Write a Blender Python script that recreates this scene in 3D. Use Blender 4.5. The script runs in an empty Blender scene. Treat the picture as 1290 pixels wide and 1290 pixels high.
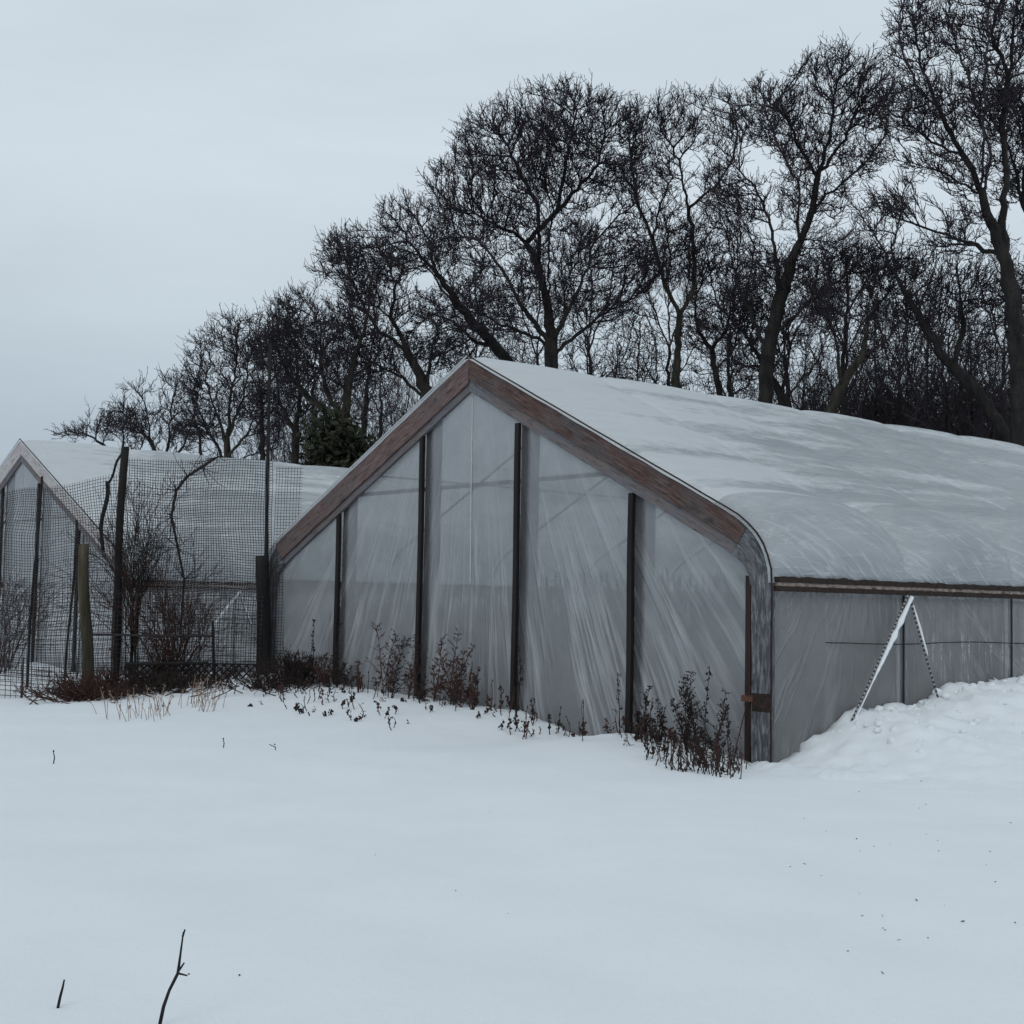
import bpy, math, random
import numpy as np
from mathutils import Vector, Matrix, noise
R = math.radians
random.seed(11); RNG = np.random.default_rng(11)
SC = bpy.context.scene
COL = SC.collection

# ------------------------------------------------------------------ camera numbers
F, PITCH, ROLL, EYE = 1780.4, R(3.794), R(1.056), 1.6          # focal length for a 1290 px wide picture
FW = np.array([0, math.cos(PITCH), math.sin(PITCH)])
_r = np.array([1.0, 0, 0]); _u = np.cross(_r, FW)
RT = _r*math.cos(ROLL) + _u*math.sin(ROLL)
UP = -_r*math.sin(ROLL) + _u*math.cos(ROLL)
def at(px, py, Y):
    """point on the sight line of photo pixel (px, py) at depth Y metres"""
    d = FW*F + RT*(px-645) + UP*(645-py)
    return np.array([0, 0, EYE]) + d*(Y/d[1])

# ------------------------------------------------------------------ mesh helpers
class MB:
    def __init__(s): s.v = []; s.f = []; s.uv = []; s.mi = []
    def add(s, vs, fs, uvs=None):
        b = len(s.v); s.v += [tuple(map(float, p)) for p in vs]; s.f += [tuple(i+b for i in f) for f in fs]
        s.uv += list(uvs) if uvs is not None else [(0, 0)]*len(vs)
    def box(s, x0, x1, y0, y1, z0, z1, bev=0.0):
        L = max(x1-x0, y1-y0, z1-z0)
        vs = [(x, y, z) for x in (x0, x1) for y in (y0, y1) for z in (z0, z1)]
        fs = [(0,1,3,2),(4,6,7,5),(0,4,5,1),(2,3,7,6),(0,2,6,4),(1,5,7,3)]
        if L == z1-z0: uv = [(v[2], v[0]+v[1]) for v in vs]
        elif L == y1-y0: uv = [(v[1], v[0]+v[2]) for v in vs]
        else: uv = [(v[0], v[1]+v[2]) for v in vs]
        s.add(vs, fs, uv)
    def tube(s, pts, rad, n=6, cap=True, squash=None):
        pts = [np.array(p, float) for p in pts]; m = len(pts)
        if not hasattr(rad, '__len__'): rad = [rad]*m
        vs = []; uv = []; L = 0
        a = None
        for i, p in enumerate(pts):
            t = pts[min(i+1, m-1)] - pts[max(i-1, 0)]; t /= (np.linalg.norm(t)+1e-9)
            if a is None:
                a = np.cross(t, [0.3, 1, 0.1]); 
            a = a - t*np.dot(a, t); a /= np.linalg.norm(a)+1e-9
            b = np.cross(t, a)
            if i: L += np.linalg.norm(p-pts[i-1])
            for k in range(n):
                q = 2*math.pi*k/n
                vs.append(p + rad[i]*(a*math.cos(q) + b*math.sin(q))); uv.append((L, k/n*0.3))
        fs = []
        for i in range(m-1):
            for k in range(n):
                k2 = (k+1) % n
                fs.append((i*n+k, i*n+k2, (i+1)*n+k2, (i+1)*n+k))
        if cap: fs.append(tuple(range(n))[::-1]); fs.append(tuple((m-1)*n+k for k in range(n)))
        s.add(vs, fs, uv)
    def blob(s, c, r, sx=1, sy=1, sz=1):
        c = np.array(c)
        d = [(1,0,0),(-1,0,0),(0,1,0),(0,-1,0),(0,0,1),(0,0,-1)]
        vs = [c + r*np.array([q[0]*sx, q[1]*sy, q[2]*sz])*random.uniform(.7, 1.2) for q in d]
        s.add(vs, [(0,2,4),(2,1,4),(1,3,4),(3,0,4),(2,0,5),(1,2,5),(3,1,5),(0,3,5)])
    def build(s, name, mat, parent=None, smooth=False, loc=None, bevel=0):
        me = bpy.data.meshes.new(name); me.from_pydata(s.v, [], s.f)
        l = me.uv_layers.new(name='UVMap')
        vi = np.empty(len(me.loops), np.int32); me.loops.foreach_get('vertex_index', vi)
        l.data.foreach_set('uv', np.array(s.uv, np.float32)[vi].ravel())
        if smooth: me.polygons.foreach_set('use_smooth', [True]*len(me.polygons))
        me.materials.append(mat)
        o = bpy.data.objects.new(name, me); COL.objects.link(o)
        if parent: o.parent = parent
        if loc is not None: o.location = loc
        if bevel:
            b = o.modifiers.new('bevel', 'BEVEL'); b.width = bevel; b.segments = 2; b.limit_method = 'ANGLE'
        return o

def fast_mesh(name, V, Fq, mat, parent=None, smooth=False, attrs=None):
    """V (n,3) and quad faces (m,4) from numpy"""
    me = bpy.data.meshes.new(name)
    me.vertices.add(len(V)); me.vertices.foreach_set('co', V.astype(np.float32).ravel())
    me.loops.add(Fq.size); me.loops.foreach_set('vertex_index', Fq.astype(np.int32).ravel())
    me.polygons.add(len(Fq)); me.polygons.foreach_set('loop_start', np.arange(0, Fq.size, 4, dtype=np.int32))
    if smooth: me.polygons.foreach_set('use_smooth', np.ones(len(Fq), bool))
    me.update(calc_edges=True)
    if attrs:
        for k, a in attrs.items():
            at_ = me.attributes.new(k, 'FLOAT', 'POINT'); at_.data.foreach_set('value', a.astype(np.float32))
    me.materials.append(mat)
    o = bpy.data.objects.new(name, me); COL.objects.link(o)
    if parent: o.parent = parent
    return o

def grid_faces(nu, nv):
    i, j = np.meshgrid(np.arange(nu-1), np.arange(nv-1), indexing='ij')
    a = (i*nv + j).ravel()
    return np.stack([a, a+nv, a+nv+1, a+1], 1)

def seg_mesh(P0, P1, R0, R1, n=3):
    """many separate tapered prisms"""
    D = P1-P0; Ln = np.linalg.norm(D, axis=1, keepdims=True)+1e-9; D = D/Ln
    ref = np.where(np.abs(D[:, 2:3]) > .8, np.array([[1., 0, 0]]), np.array([[0, 0, 1.]]))
    A = np.cross(D, ref); A /= np.linalg.norm(A, axis=1, keepdims=True)+1e-9; B = np.cross(D, A)
    P0 = P0 - D*R0[:, None]*.35; P1 = P1 + D*R1[:, None]*.35
    ang = 2*np.pi*np.arange(n)/n
    V = np.zeros((len(P0), 2*n, 3))
    for k, q in enumerate(ang):
        o = A*math.cos(q) + B*math.sin(q)
        V[:, k] = P0 + o*R0[:, None]; V[:, n+k] = P1 + o*R1[:, None]
    base = np.arange(len(P0))[:, None]*(2*n)
    Fs = np.stack([np.concatenate([base+k, base+(k+1) % n, base+n+(k+1) % n, base+n+k], 1) for k in range(n)], 1)
    return V.reshape(-1, 3), Fs.reshape(-1, 4)

def empty(name, loc, rz=0.0):
    o = bpy.data.objects.new(name, None); COL.objects.link(o); o.location = loc; o.rotation_euler = (0, 0, rz)
    o.empty_display_size = .2
    return o
def tag(o, label=None, cat=None, group=None, kind=None):
    if label: o['label'] = label
    if cat: o['category'] = cat
    if group: o['group'] = group
    if kind: o['kind'] = kind
    return o

# ------------------------------------------------------------------ materials
def nodemat(name):
    m = bpy.data.materials.new(name); m.use_nodes = True
    nt = m.node_tree; nt.nodes.clear()
    out = nt.nodes.new('ShaderNodeOutputMaterial')
    return m, nt, out
def N(nt, t, **kw):
    n = nt.nodes.new(t)
    for k, v in kw.items(): setattr(n, k, v)
    return n
def L(nt, a, b): nt.links.new(a, b)
def ramp(nt, src, stops, interp='LINEAR'):
    n = N(nt, 'ShaderNodeValToRGB'); n.color_ramp.interpolation = interp
    els = n.color_ramp.elements
    while len(els) < len(stops): els.new(.5)
    for e, (p, c) in zip(els, stops):
        e.position = p; e.color = c if len(c) == 4 else (*c, 1)
    L(nt, src, n.inputs[0]); return n.outputs[0]
def g(v): return (v, v, v)
def mapping(nt, src, scale=(1, 1, 1), rot=(0, 0, 0), loc=(0, 0, 0)):
    m = N(nt, 'ShaderNodeMapping'); m.inputs['Scale'].default_value = scale; m.inputs['Rotation'].default_value = rot
    m.inputs['Location'].default_value = loc; L(nt, src, m.inputs[0]); return m.outputs[0]
def nz(nt, vec, scale, detail=4, rough=.6, dist=0):
    n = N(nt, 'ShaderNodeTexNoise'); n.inputs['Scale'].default_value = scale; n.inputs['Detail'].default_value = detail
    n.inputs['Roughness'].default_value = rough; n.inputs['Distortion'].default_value = dist
    L(nt, vec, n.inputs['Vector']); return n.outputs[0]
def mix(nt, fac, a, b, mode='MIX'):
    n = N(nt, 'ShaderNodeMix', data_type='RGBA', blend_type=mode)
    for s, v in ((0, fac), (6, a), (7, b)):
        if hasattr(v, 'links') or isinstance(v, bpy.types.NodeSocket): L(nt, v, n.inputs[s])
        elif s == 0: n.inputs[0].default_value = v
        else: n.inputs[s].default_value = (*v, 1)
    return n.outputs[2]
def math_(nt, op, a, b=None, clamp=False):
    n = N(nt, 'ShaderNodeMath', operation=op); n.use_clamp = clamp
    for i, v in enumerate((a, b)):
        if v is None: continue
        if isinstance(v, bpy.types.NodeSocket): L(nt, v, n.inputs[i])
        else: n.inputs[i].default_value = v
    return n.outputs[0]
def bump(nt, h, strength, dist=.02, prev=None):
    n = N(nt, 'ShaderNodeBump'); n.inputs['Strength'].default_value = strength; n.inputs['Distance'].default_value = dist
    L(nt, h, n.inputs['Height'])
    if prev: L(nt, prev, n.inputs['Normal'])
    return n.outputs[0]

def mat_simple(name, c1, c2, scale=8, rough=.85, bstr=.5, stretch=(1, 1, 1), coord='Object', c3=None, detail=6, bd=.01):
    m, nt, out = nodemat(name)
    tc = N(nt, 'ShaderNodeTexCoord')
    v = mapping(nt, tc.outputs[coord], stretch)
    a = nz(nt, v, scale, detail, .65)
    stops = [(.32, c1), (.68, c2)] if c3 is None else [(.3, c1), (.52, c2), (.68, c3)]
    c = ramp(nt, a, stops)
    b = N(nt, 'ShaderNodeBsdfPrincipled'); L(nt, c, b.inputs['Base Color']); b.inputs['Roughness'].default_value = rough
    b.inputs['Specular IOR Level'].default_value = .25
    if bstr: L(nt, bump(nt, nz(nt, v, scale*3, 5, .7), bstr, bd), b.inputs['Normal'])
    L(nt, b.outputs[0], out.inputs[0]); return m

def mat_snow():
    m, nt, out = nodemat('snow')
    tc = N(nt, 'ShaderNodeTexCoord'); v = tc.outputs['Object']
    c = ramp(nt, nz(nt, v, .9, 5, .6), [(.3, (.765, .80, .83)), (.7, (.81, .84, .865))])
    c = mix(nt, math_(nt, 'MULTIPLY', ramp(nt, nz(nt, v, 70, 4, .8), [(.42, g(1)), (.58, g(0))]), .16), c, (.66, .70, .74))
    grit = ramp(nt, nz(nt, v, 55, 3, .6), [(.74, g(0)), (.80, g(1))])
    zone = ramp(nt, nz(nt, v, .45, 2, .5), [(.5, g(0)), (.62, g(1))])
    k = math_(nt, 'MULTIPLY', grit, zone); k = math_(nt, 'MULTIPLY', k, .5)
    c = mix(nt, k, c, (.35, .33, .31))
    b = N(nt, 'ShaderNodeBsdfPrincipled'); L(nt, c, b.inputs['Base Color']); b.inputs['Roughness'].default_value = .75
    b.inputs['Specular IOR Level'].default_value = .2
    n1 = bump(nt, nz(nt, mapping(nt, v, (1, .55, 1), (0, 0, .5)), 1.7, 4, .55), .35, .06)
    n2 = bump(nt, nz(nt, mapping(nt, v, (.5, 1.4, 1), (0, 0, .35)), 6, 5, .7), .22, .02, n1); n2 = bump(nt, nz(nt, v, 60, 4, .8), .45, .010, n2)
    L(nt, n2, b.inputs['Normal']); L(nt, b.outputs[0], out.inputs[0]); return m

def film_bsdf(nt, color, transp, tl, rough, normal, gloss=.5):
    d = N(nt, 'ShaderNodeBsdfPrincipled'); d.inputs['Roughness'].default_value = rough
    d.inputs['Specular IOR Level'].default_value = gloss
    L(nt, color, d.inputs['Base Color'])
    t = N(nt, 'ShaderNodeBsdfTranslucent'); L(nt, color, t.inputs[0])
    if normal: L(nt, normal, d.inputs['Normal']); L(nt, normal, t.inputs['Normal'])
    a = N(nt, 'ShaderNodeMixShader'); a.inputs[0].default_value = tl
    L(nt, d.outputs[0], a.inputs[1]); L(nt, t.outputs[0], a.inputs[2])
    p = N(nt, 'ShaderNodeBsdfTransparent')
    f = N(nt, 'ShaderNodeMixShader')
    if isinstance(transp, bpy.types.NodeSocket): L(nt, transp, f.inputs[0])
    else: f.inputs[0].default_value = transp
    L(nt, a.outputs[0], f.inputs[1]); L(nt, p.outputs[0], f.inputs[2])
    return f.outputs[0]

def mat_gable_film(name):
    m, nt, out = nodemat(name)
    tc = N(nt, 'ShaderNodeTexCoord'); sp = N(nt, 'ShaderNodeSeparateXYZ'); L(nt, tc.outputs['Object'], sp.inputs[0])
    x, z = sp.outputs[0], sp.outputs[2]
    # tension folds fan out from above the ridge
    dz = math_(nt, 'SUBTRACT', 7.6, z)
    wob = nz(nt, tc.outputs['Object'], .8, 2, .5)
    ang = math_(nt, 'ARCTAN2', x, dz)
    ang = math_(nt, 'ADD', ang, math_(nt, 'MULTIPLY', wob, .018))
    cb = N(nt, 'ShaderNodeCombineXYZ')
    L(nt, math_(nt, 'MULTIPLY', ang, 7.0), cb.inputs[0]); L(nt, math_(nt, 'MULTIPLY', dz, .06), cb.inputs[1])
    a = nz(nt, cb.outputs[0], 3.6, 3, .6)
    cb2 = N(nt, 'ShaderNodeCombineXYZ')
    L(nt, math_(nt, 'MULTIPLY', ang, 7.0), cb2.inputs[0]); L(nt, math_(nt, 'MULTIPLY', dz, .10), cb2.inputs[1]); cb2.inputs[2].default_value = 4.2
    a2 = nz(nt, cb2.outputs[0], 6.0, 2, .5)
    # folds are a lower-panel matter, faint near the ridge
    low = ramp(nt, math_(nt, 'MULTIPLY', z, .2), [(.25, g(1)), (.75, g(.1))])
    fold = ramp(nt, a, [(.50, g(0)), (.60, g(1)), (.66, g(.15))])
    fold2 = ramp(nt, a2, [(.55, g(0)), (.66, g(1)), (.72, g(0))])
    fs = math_(nt, 'MULTIPLY', math_(nt, 'ADD', math_(nt, 'MULTIPLY', fold, .7), math_(nt, 'MULTIPLY', fold2, .5)), low)
    grime = nz(nt, tc.outputs['Object'], 2.2, 5, .65)
    base = ramp(nt, grime, [(.3, (.36, .375, .40)), (.7, (.45, .47, .495))])
    col = mix(nt, math_(nt, 'MULTIPLY', fs, .42, True), base, (.80, .83, .86))
    sp2 = ramp(nt, nz(nt, mapping(nt, tc.outputs['Object'], (6, 1, 1.2)), 3.5, 6, .75), [(.68, g(0)), (.80, g(1))])
    col = mix(nt, math_(nt, 'MULTIPLY', sp2, .35), col, (.16, .155, .15))
    nr = bump(nt, math_(nt, 'ADD', fs, math_(nt, 'MULTIPLY', a, .5)), .55, .05)
    nr = bump(nt, nz(nt, tc.outputs['Object'], 1.4, 3, .5), .4, .12, nr)
    tr = math_(nt, 'SUBTRACT', .33, math_(nt, 'MULTIPLY', fs, .20))
    # film pressed on the timber posts looks clearer there
    q = math_(nt, 'FRACT', math_(nt, 'MULTIPLY', math_(nt, 'ADD', x, GW_-.05+GW_/5), 5/(2*GW_)))
    q = math_(nt, 'ABSOLUTE', math_(nt, 'SUBTRACT', q, .5))
    q = math_(nt, 'ADD', q, math_(nt, 'MULTIPLY', math_(nt, 'SUBTRACT', nz(nt, mapping(nt, tc.outputs['Object'], (1, 1, .35)), 9, 4, .7), .5), .03))
    q = ramp(nt, q, [(.018, g(1)), (.058, g(0))])
    tr = math_(nt, 'ADD', tr, math_(nt, 'MULTIPLY', q, .50), True)
    L(nt, film_bsdf(nt, col, tr, .36, .38, nr, .45), out.inputs[0]); return m

def mat_side_film(name):
    m, nt, out = nodemat(name)
    tc = N(nt, 'ShaderNodeTexCoord'); sp = N(nt, 'ShaderNodeSeparateXYZ'); L(nt, tc.outputs['Object'], sp.inputs[0])
    y, z = sp.outputs[1], sp.outputs[2]
    dz = math_(nt, 'SUBTRACT', 3.3, z)
    ang = math_(nt, 'ARCTAN2', math_(nt, 'SUBTRACT', y, 1.9), dz)
    ang = math_(nt, 'ADD', ang, math_(nt, 'MULTIPLY', nz(nt, tc.outputs['Object'], .8, 2), .12))
    cb = N(nt, 'ShaderNodeCombineXYZ'); L(nt, math_(nt, 'MULTIPLY', ang, 7.0), cb.inputs[0]); L(nt, math_(nt, 'MULTIPLY', dz, .25), cb.inputs[1])
    a = nz(nt, cb.outputs[0], 1.9, 4, .6)
    v2 = mapping(nt, tc.outputs['Object'], (1, 2.0, .30), (.10, 0, 0))
    a2 = nz(nt, v2, 1.3, 2, .5)
    fold = ramp(nt, a, [(.52, g(0)), (.60, g(1)), (.68, g(.1))])
    fold2 = ramp(nt, a2, [(.53, g(0)), (.60, g(1)), (.65, g(0))])
    fs = math_(nt, 'ADD', math_(nt, 'MULTIPLY', fold, .7), math_(nt, 'MULTIPLY', fold2, .35), True)
    base = ramp(nt, nz(nt, tc.outputs['Object'], 1.3, 5, .6), [(.3, (.38, .38, .39)), (.7, (.52, .525, .535))])
    col = mix(nt, math_(nt, 'MULTIPLY', fs, .5), base, (.78, .80, .82))
    nr = bump(nt, fs, .5, .05); nr = bump(nt, nz(nt, tc.outputs['Object'], 1.5, 3), .5, .1, nr)
    L(nt, film_bsdf(nt, col, .46, .30, .35, nr, .5), out.inputs[0]); return m

def mat_roof_film(name):
    m, nt, out = nodemat(name)
    tc = N(nt, 'ShaderNodeTexCoord'); o = tc.outputs['Object']
    sp = N(nt, 'ShaderNodeSeparateXYZ'); L(nt, o, sp.inputs[0])
    at_ = N(nt, 'ShaderNodeAttribute'); at_.attribute_name = 'snow'
    sn = at_.outputs['Fac']
    # folds run mostly along the house; below the shoulder they slant down to the rail
    v = mapping(nt, o, (.8, .11, 1.3), (0, 0, .05))
    a = nz(nt, v, 6.5, 3, .55, .1)
    fold = ramp(nt, a, [(.50, g(0)), (.56, g(1)), (.60, g(.1))])
    cbx = N(nt, 'ShaderNodeCombineXYZ')
    L(nt, math_(nt, 'ADD', math_(nt, 'MULTIPLY', sp.outputs[1], 3.0), math_(nt, 'MULTIPLY', sp.outputs[2], 5.5)), cbx.inputs[0])
    L(nt, math_(nt, 'SUBTRACT', math_(nt, 'MULTIPLY', sp.outputs[1], .55), math_(nt, 'MULTIPLY', sp.outputs[2], .3)), cbx.inputs[1])
    a2 = nz(nt, cbx.outputs[0], 1.5, 2, .5)
    lowz = ramp(nt, math_(nt, 'MULTIPLY', sp.outputs[2], .2), [(.46, g(1)), (.62, g(0))])
    fold2 = math_(nt, 'MULTIPLY', ramp(nt, a2, [(.50, g(0)), (.58, g(1)), (.66, g(0))]), lowz)
    fs = math_(nt, 'ADD', math_(nt, 'MULTIPLY', fold, .45), math_(nt, 'MULTIPLY', fold2, .7), True)
    base = ramp(nt, nz(nt, mapping(nt, o, (1, .3, 1)), 2.4, 5, .65), [(.3, (.45, .48, .51)), (.7, (.60, .635, .66))])
    col = mix(nt, math_(nt, 'MULTIPLY', fs, .75), base, (.84, .87, .90))
    fine = nz(nt, mapping(nt, o, (1, .35, 1)), 9, 5, .7)
    k = ramp(nt, math_(nt, 'ADD', sn, math_(nt, 'MULTIPLY', math_(nt, 'SUBTRACT', fine, .5), .7)), [(.38, g(0)), (.62, g(1))])
    col = mix(nt, k, col, (.80, .835, .86))
    nr = bump(nt, fs, .45, .045); nr = bump(nt, math_(nt, 'MULTIPLY', nz(nt, o, 26, 5, .7), k), .3, .012, nr)
    tr = math_(nt, 'MULTIPLY', math_(nt, 'SUBTRACT', 1.0, k), .10)
    L(nt, film_bsdf(nt, col, tr, .36, .42, nr, .4), out.inputs[0]); return m

def mat_timber(name, cols, scl=(1.2, 22, 1), bs=.8, rough=.8):
    """weathered painted timber: grain follows the UV length direction"""
    m, nt, out = nodemat(name)
    tc = N(nt, 'ShaderNodeTexCoord')
    v = mapping(nt, tc.outputs['UV'], scl)
    grain = nz(nt, v, 2.2, 7, .7, .3)
    patch = nz(nt, mapping(nt, tc.outputs['UV'], (.8, 1.6, 1)), 1.15, 5, .65)
    c = ramp(nt, grain, [(.28, cols[0]), (.5, cols[1]), (.74, cols[2])])
    c2 = ramp(nt, grain, [(.3, cols[3]), (.7, cols[4])])
    c = mix(nt, ramp(nt, patch, [(.46, g(0)), (.58, g(1))]), c, c2)
    sc = ramp(nt, nz(nt, mapping(nt, tc.outputs['UV'], (6, 40, 1), (0, 0, .25)), 2.0, 4, .7), [(.66, g(0)), (.74, g(1))])
    c = mix(nt, math_(nt, 'MULTIPLY', sc, .55), c, (.50, .50, .52))
    blot = nz(nt, mapping(nt, tc.outputs['UV'], (1.6, 5, 1), (0, 0, .1)), 2.6, 6, .72)
    c = mix(nt, ramp(nt, blot, [(.52, g(0)), (.66, g(.75))]), c, tuple(q*.45 for q in cols[0]))
    b = N(nt, 'ShaderNodeBsdfPrincipled'); L(nt, c, b.inputs['Base Color']); b.inputs['Roughness'].default_value = rough
    b.inputs['Specular IOR Level'].default_value = .3
    L(nt, bump(nt, grain, bs, .012), b.inputs['Normal']); L(nt, b.outputs[0], out.inputs[0]); return m

def mat_rope(name, a=(.03, .028, .03), b_=(.55, .56, .57), sc=22.0):
    m, nt, out = nodemat(name); tc = N(nt, 'ShaderNodeTexCoord'); sp = N(nt, 'ShaderNodeSeparateXYZ'); L(nt, tc.outputs['UV'], sp.inputs[0])
    s = math_(nt, 'FRACT', math_(nt, 'MULTIPLY', sp.outputs[0], sc))
    c = ramp(nt, s, [(.45, a), (.55, b_)])
    b = N(nt, 'ShaderNodeBsdfPrincipled'); L(nt, c, b.inputs['Base Color']); b.inputs['Roughness'].default_value = .8
    L(nt, b.outputs[0], out.inputs[0]); return m

GW_ = 5.378
M = {}
M['snow'] = mat_snow()
M['gable'] = mat_gable_film('gable_film'); M['side'] = mat_side_film('side_film'); M['roof'] = mat_roof_film('roof_film')
M['rust'] = mat_timber('red_brown_board', [(.030, .016, .013), (.085, .047, .040), (.20, .15, .138), (.030, .026, .027), (.135, .115, .112)])
M['pink'] = mat_timber('faded_red_board', [(.055, .034, .032), (.125, .080, .076), (.25, .195, .187), (.06, .047, .047), (.17, .13, .127)])
M['grey'] = mat_timber('grey_board', [(.07, .07, .08), (.13, .13, .145), (.24, .23, .24), (.10, .075, .07), (.20, .17, .165)])
M['weather'] = mat_timber('weathered_corner_board', [(.022, .022, .027), (.085, .09, .105), (.36, .375, .40), (.04, .036, .038), (.19, .195, .215)], (2.2, 13, 1))
M['palewood'] = mat_timber('pale_frosted_board', [(.24, .215, .215), (.40, .37, .37), (.58, .57, .58), (.33, .29, .285), (.56, .55, .56)])
M['batten'] = mat_simple('dark_batten', (.006, .005, .006), (.018, .014, .014), 9, .7, .6, (1, 1, .15))
M['redbatten'] = mat_simple('dark_red_batten', (.010, .007, .007), (.040, .020, .017), 9, .7, .6, (1, 1, .15))
M['post'] = mat_simple('inner_post', (.018, .018, .022), (.05, .05, .058), 6, .8, .6, (1, 1, .12))
M['pipe'] = mat_simple('galvanised_pipe', (.40, .41, .42), (.52, .53, .54), 14, .5, .2)
M['rustmetal'] = mat_simple('rusty_metal', (.025, .015, .012), (.12, .055, .038), 12, .85, .8, c3=(.11, .07, .055))
M['railpale'] = mat_simple('rusty_pale_rail', (.06, .04, .033), (.30, .24, .21), 18, .85, .8, (1, .5, 1), c3=(.42, .36, .33))
M['raildark'] = mat_simple('dirt_black_strip', (.010, .008, .008), (.05, .032, .026), 22, .9, 1.0)
M['bark'] = mat_simple('tree_bark', (.010, .009, .009), (.034, .031, .030), 5, .95, 1.0, (1, 1, .25), bd=.04)
M['barkgreen'] = mat_simple('mossy_tree_bark', (.014, .012, .010), (.055, .053, .042), 5, .95, 1.0, (1, 1, .25), bd=.04)
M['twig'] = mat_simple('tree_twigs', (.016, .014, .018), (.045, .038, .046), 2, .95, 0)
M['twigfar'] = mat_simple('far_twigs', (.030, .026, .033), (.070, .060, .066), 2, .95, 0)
M['weed'] = mat_simple('dead_weed_dark', (.012, .009, .009), (.045, .030, .027), 20, .95, 0)
M['weedred'] = mat_simple('dead_weed_red', (.030, .015, .014), (.095, .050, .043), 20, .95, 0)
M['straw'] = mat_simple('dead_grass_straw', (.16, .10, .075), (.36, .26, .20), 20, .95, 0)
M['stick'] = mat_simple('dark_stick', (.008, .008, .009), (.03, .027, .026), 30, .9, .8)
M['net'] = mat_simple('net_twine', (.028, .028, .032), (.06, .06, .066), 12, .9, 0)
M['netpale'] = mat_simple('frosted_net_twine', (.30, .32, .34), (.62, .65, .68), 5, .9, 0)
M['wire'] = mat_simple('fence_wire', (.02, .02, .022), (.055, .05, .05), 12, .8, 0)
M['stake'] = mat_simple('mossy_stake', (.018, .016, .011), (.055, .049, .032), 5, .95, 1.0, (1, 1, .15), c3=(.10, .09, .065), bd=.03)
M['blackpost'] = mat_simple('black_post', (.006, .006, .007), (.022, .02, .02), 6, .85, .8, (1, 1, .15))
M['bush'] = mat_simple('evergreen_leaves', (.012, .014, .009), (.042, .046, .026), 1.6, .8, 0)
M['soil'] = mat_simple('bare_soil', (.018, .015, .013), (.055, .046, .04), 2, .98, .8, bd=.05)
M['rope'] = mat_rope('beaded_cord', (.025, .023, .025), (.30, .31, .32), 17.0)
M['snowlump'] = mat_simple('clinging_snow', (.78, .82, .85), (.84, .87, .89), 6, .75, .6, bd=.02)

# ------------------------------------------------------------------ greenhouse frames of reference
GC = (-.594, 19.502); GA = R(-50.157); GW, GH, ZR, BAY = 5.378, 5.0, 1.884, 2.38
S2, O2 = 15.272, -.504
LEN1, LEN2 = 26.0, 18.0
ca, sa = math.cos(GA), math.sin(GA)
def g2w(x, y, z=0.0): return np.array([GC[0]+x*ca-y*sa, GC[1]+x*sa+y*ca, z])
def w2g(X, Y):
    dx, dy = X-GC[0], Y-GC[1]; return dx*ca+dy*sa, -dx*sa+dy*ca

# ------------------------------------------------------------------ ground
GX = [-30, -17, -13, -10, -7.5, -5.4, -3.2, -1.1, 1.2, 1.7, 2.4, 3.2, 4.3, 5.1, 5.5, 7, 30]
GZ = [.0, .0, .1, .15, .30, .43, .34, .28, .23, .14, .0, .11, .07, -.06, -.08, 0, 0]
BY = [-3, 0, .4, 1.26, 1.9, 2.4, 3.2, 5.2, 10, 30]
BZ = [-.08, -.08, .05, .44, .50, .47, .68, .78, .85, .9]
def sstep(t): t = np.clip(t, 0, 1); return t*t*(3-2*t)
def base_height(X, Y):
    lx, ly = w2g(X, Y)
    h = .05*np.sin(X*.35+1.0)*np.sin(Y*.28) + .02*np.sin(X*1.1+Y*.6)
    h = h*sstep((Y-3)/8) + .012*np.sin(X*2.3+1.7*np.sin(Y*.9))*np.sin(Y*1.9+X*.4)
    gz = np.interp(lx, GX, GZ)
    d = np.maximum(0, -ly)
    wgt = np.where(lx < 5.4, np.exp(-(d/2.3)**2), np.exp(-(d/2.3)**2)*np.exp(-((lx-5.4)/1.2)**2))
    h = h*(1-wgt) + gz*wgt
    # bank of cleared snow along the right-hand side wall
    ds = np.maximum(0, lx-GW)
    b = np.interp(ly, BY, BZ)
    wb = np.exp(-(ds/1.9)**2)*(ly > -3)*(lx > GW-.3)
    h = np.where((lx > GW-.3) & (ly > 0), h*(1-wb)+b*wb, h)
    # snow heap beside the fence on the left
    hp = at(38, 830, 25.0)
    h = h + .42*np.exp(-(((X-hp[0])/.75)**2 + ((Y-25.0)/.9)**2))
    h = h + 2.6*sstep((Y-42)/25) + 1.5*sstep((Y-60)/60)
    return h
def in_house(X, Y, m):
    lx, ly = w2g(X, Y)
    a = np.minimum(GW-np.abs(lx), np.minimum(ly, LEN1-ly))
    l2, k2 = lx+S2, ly-O2
    b = np.minimum(GW-np.abs(l2), np.minimum(k2, LEN2-k2))
    return np.maximum(a, b)
def ground(X, Y):
    return float(base_height(np.array([float(X)]), np.array([float(Y)]))[0])
def axis(lo, a, b, hi, fine, growth=1.18):
    c = list(np.arange(a, b, fine)); s = fine; q = b
    while q < hi: c.append(q); s *= growth; q += s
    c.append(hi); s = fine; q = a-fine; l = []
    while q > lo: l.append(q); s *= growth; q -= s
    l.append(lo)
    return np.array(l[::-1]+c)
xs = axis(-420, -12.5, 13, 420, .085); ys = axis(-60, 4.5, 31, 700, .085)
Xg, Yg = np.meshgrid(xs, ys, indexing='ij')
Zg = base_height(Xg, Yg)
lxg, lyg = w2g(Xg, Yg)
bankw = np.exp(-((np.maximum(0, lxg-GW))/2.4)**2)*(lxg > GW-.2)*(lyg > -.6)*(lyg < 12)
near = np.exp(-(np.maximum(0, -lyg)/1.0)**2)*(lxg < GW)*(lxg > -9)
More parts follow.
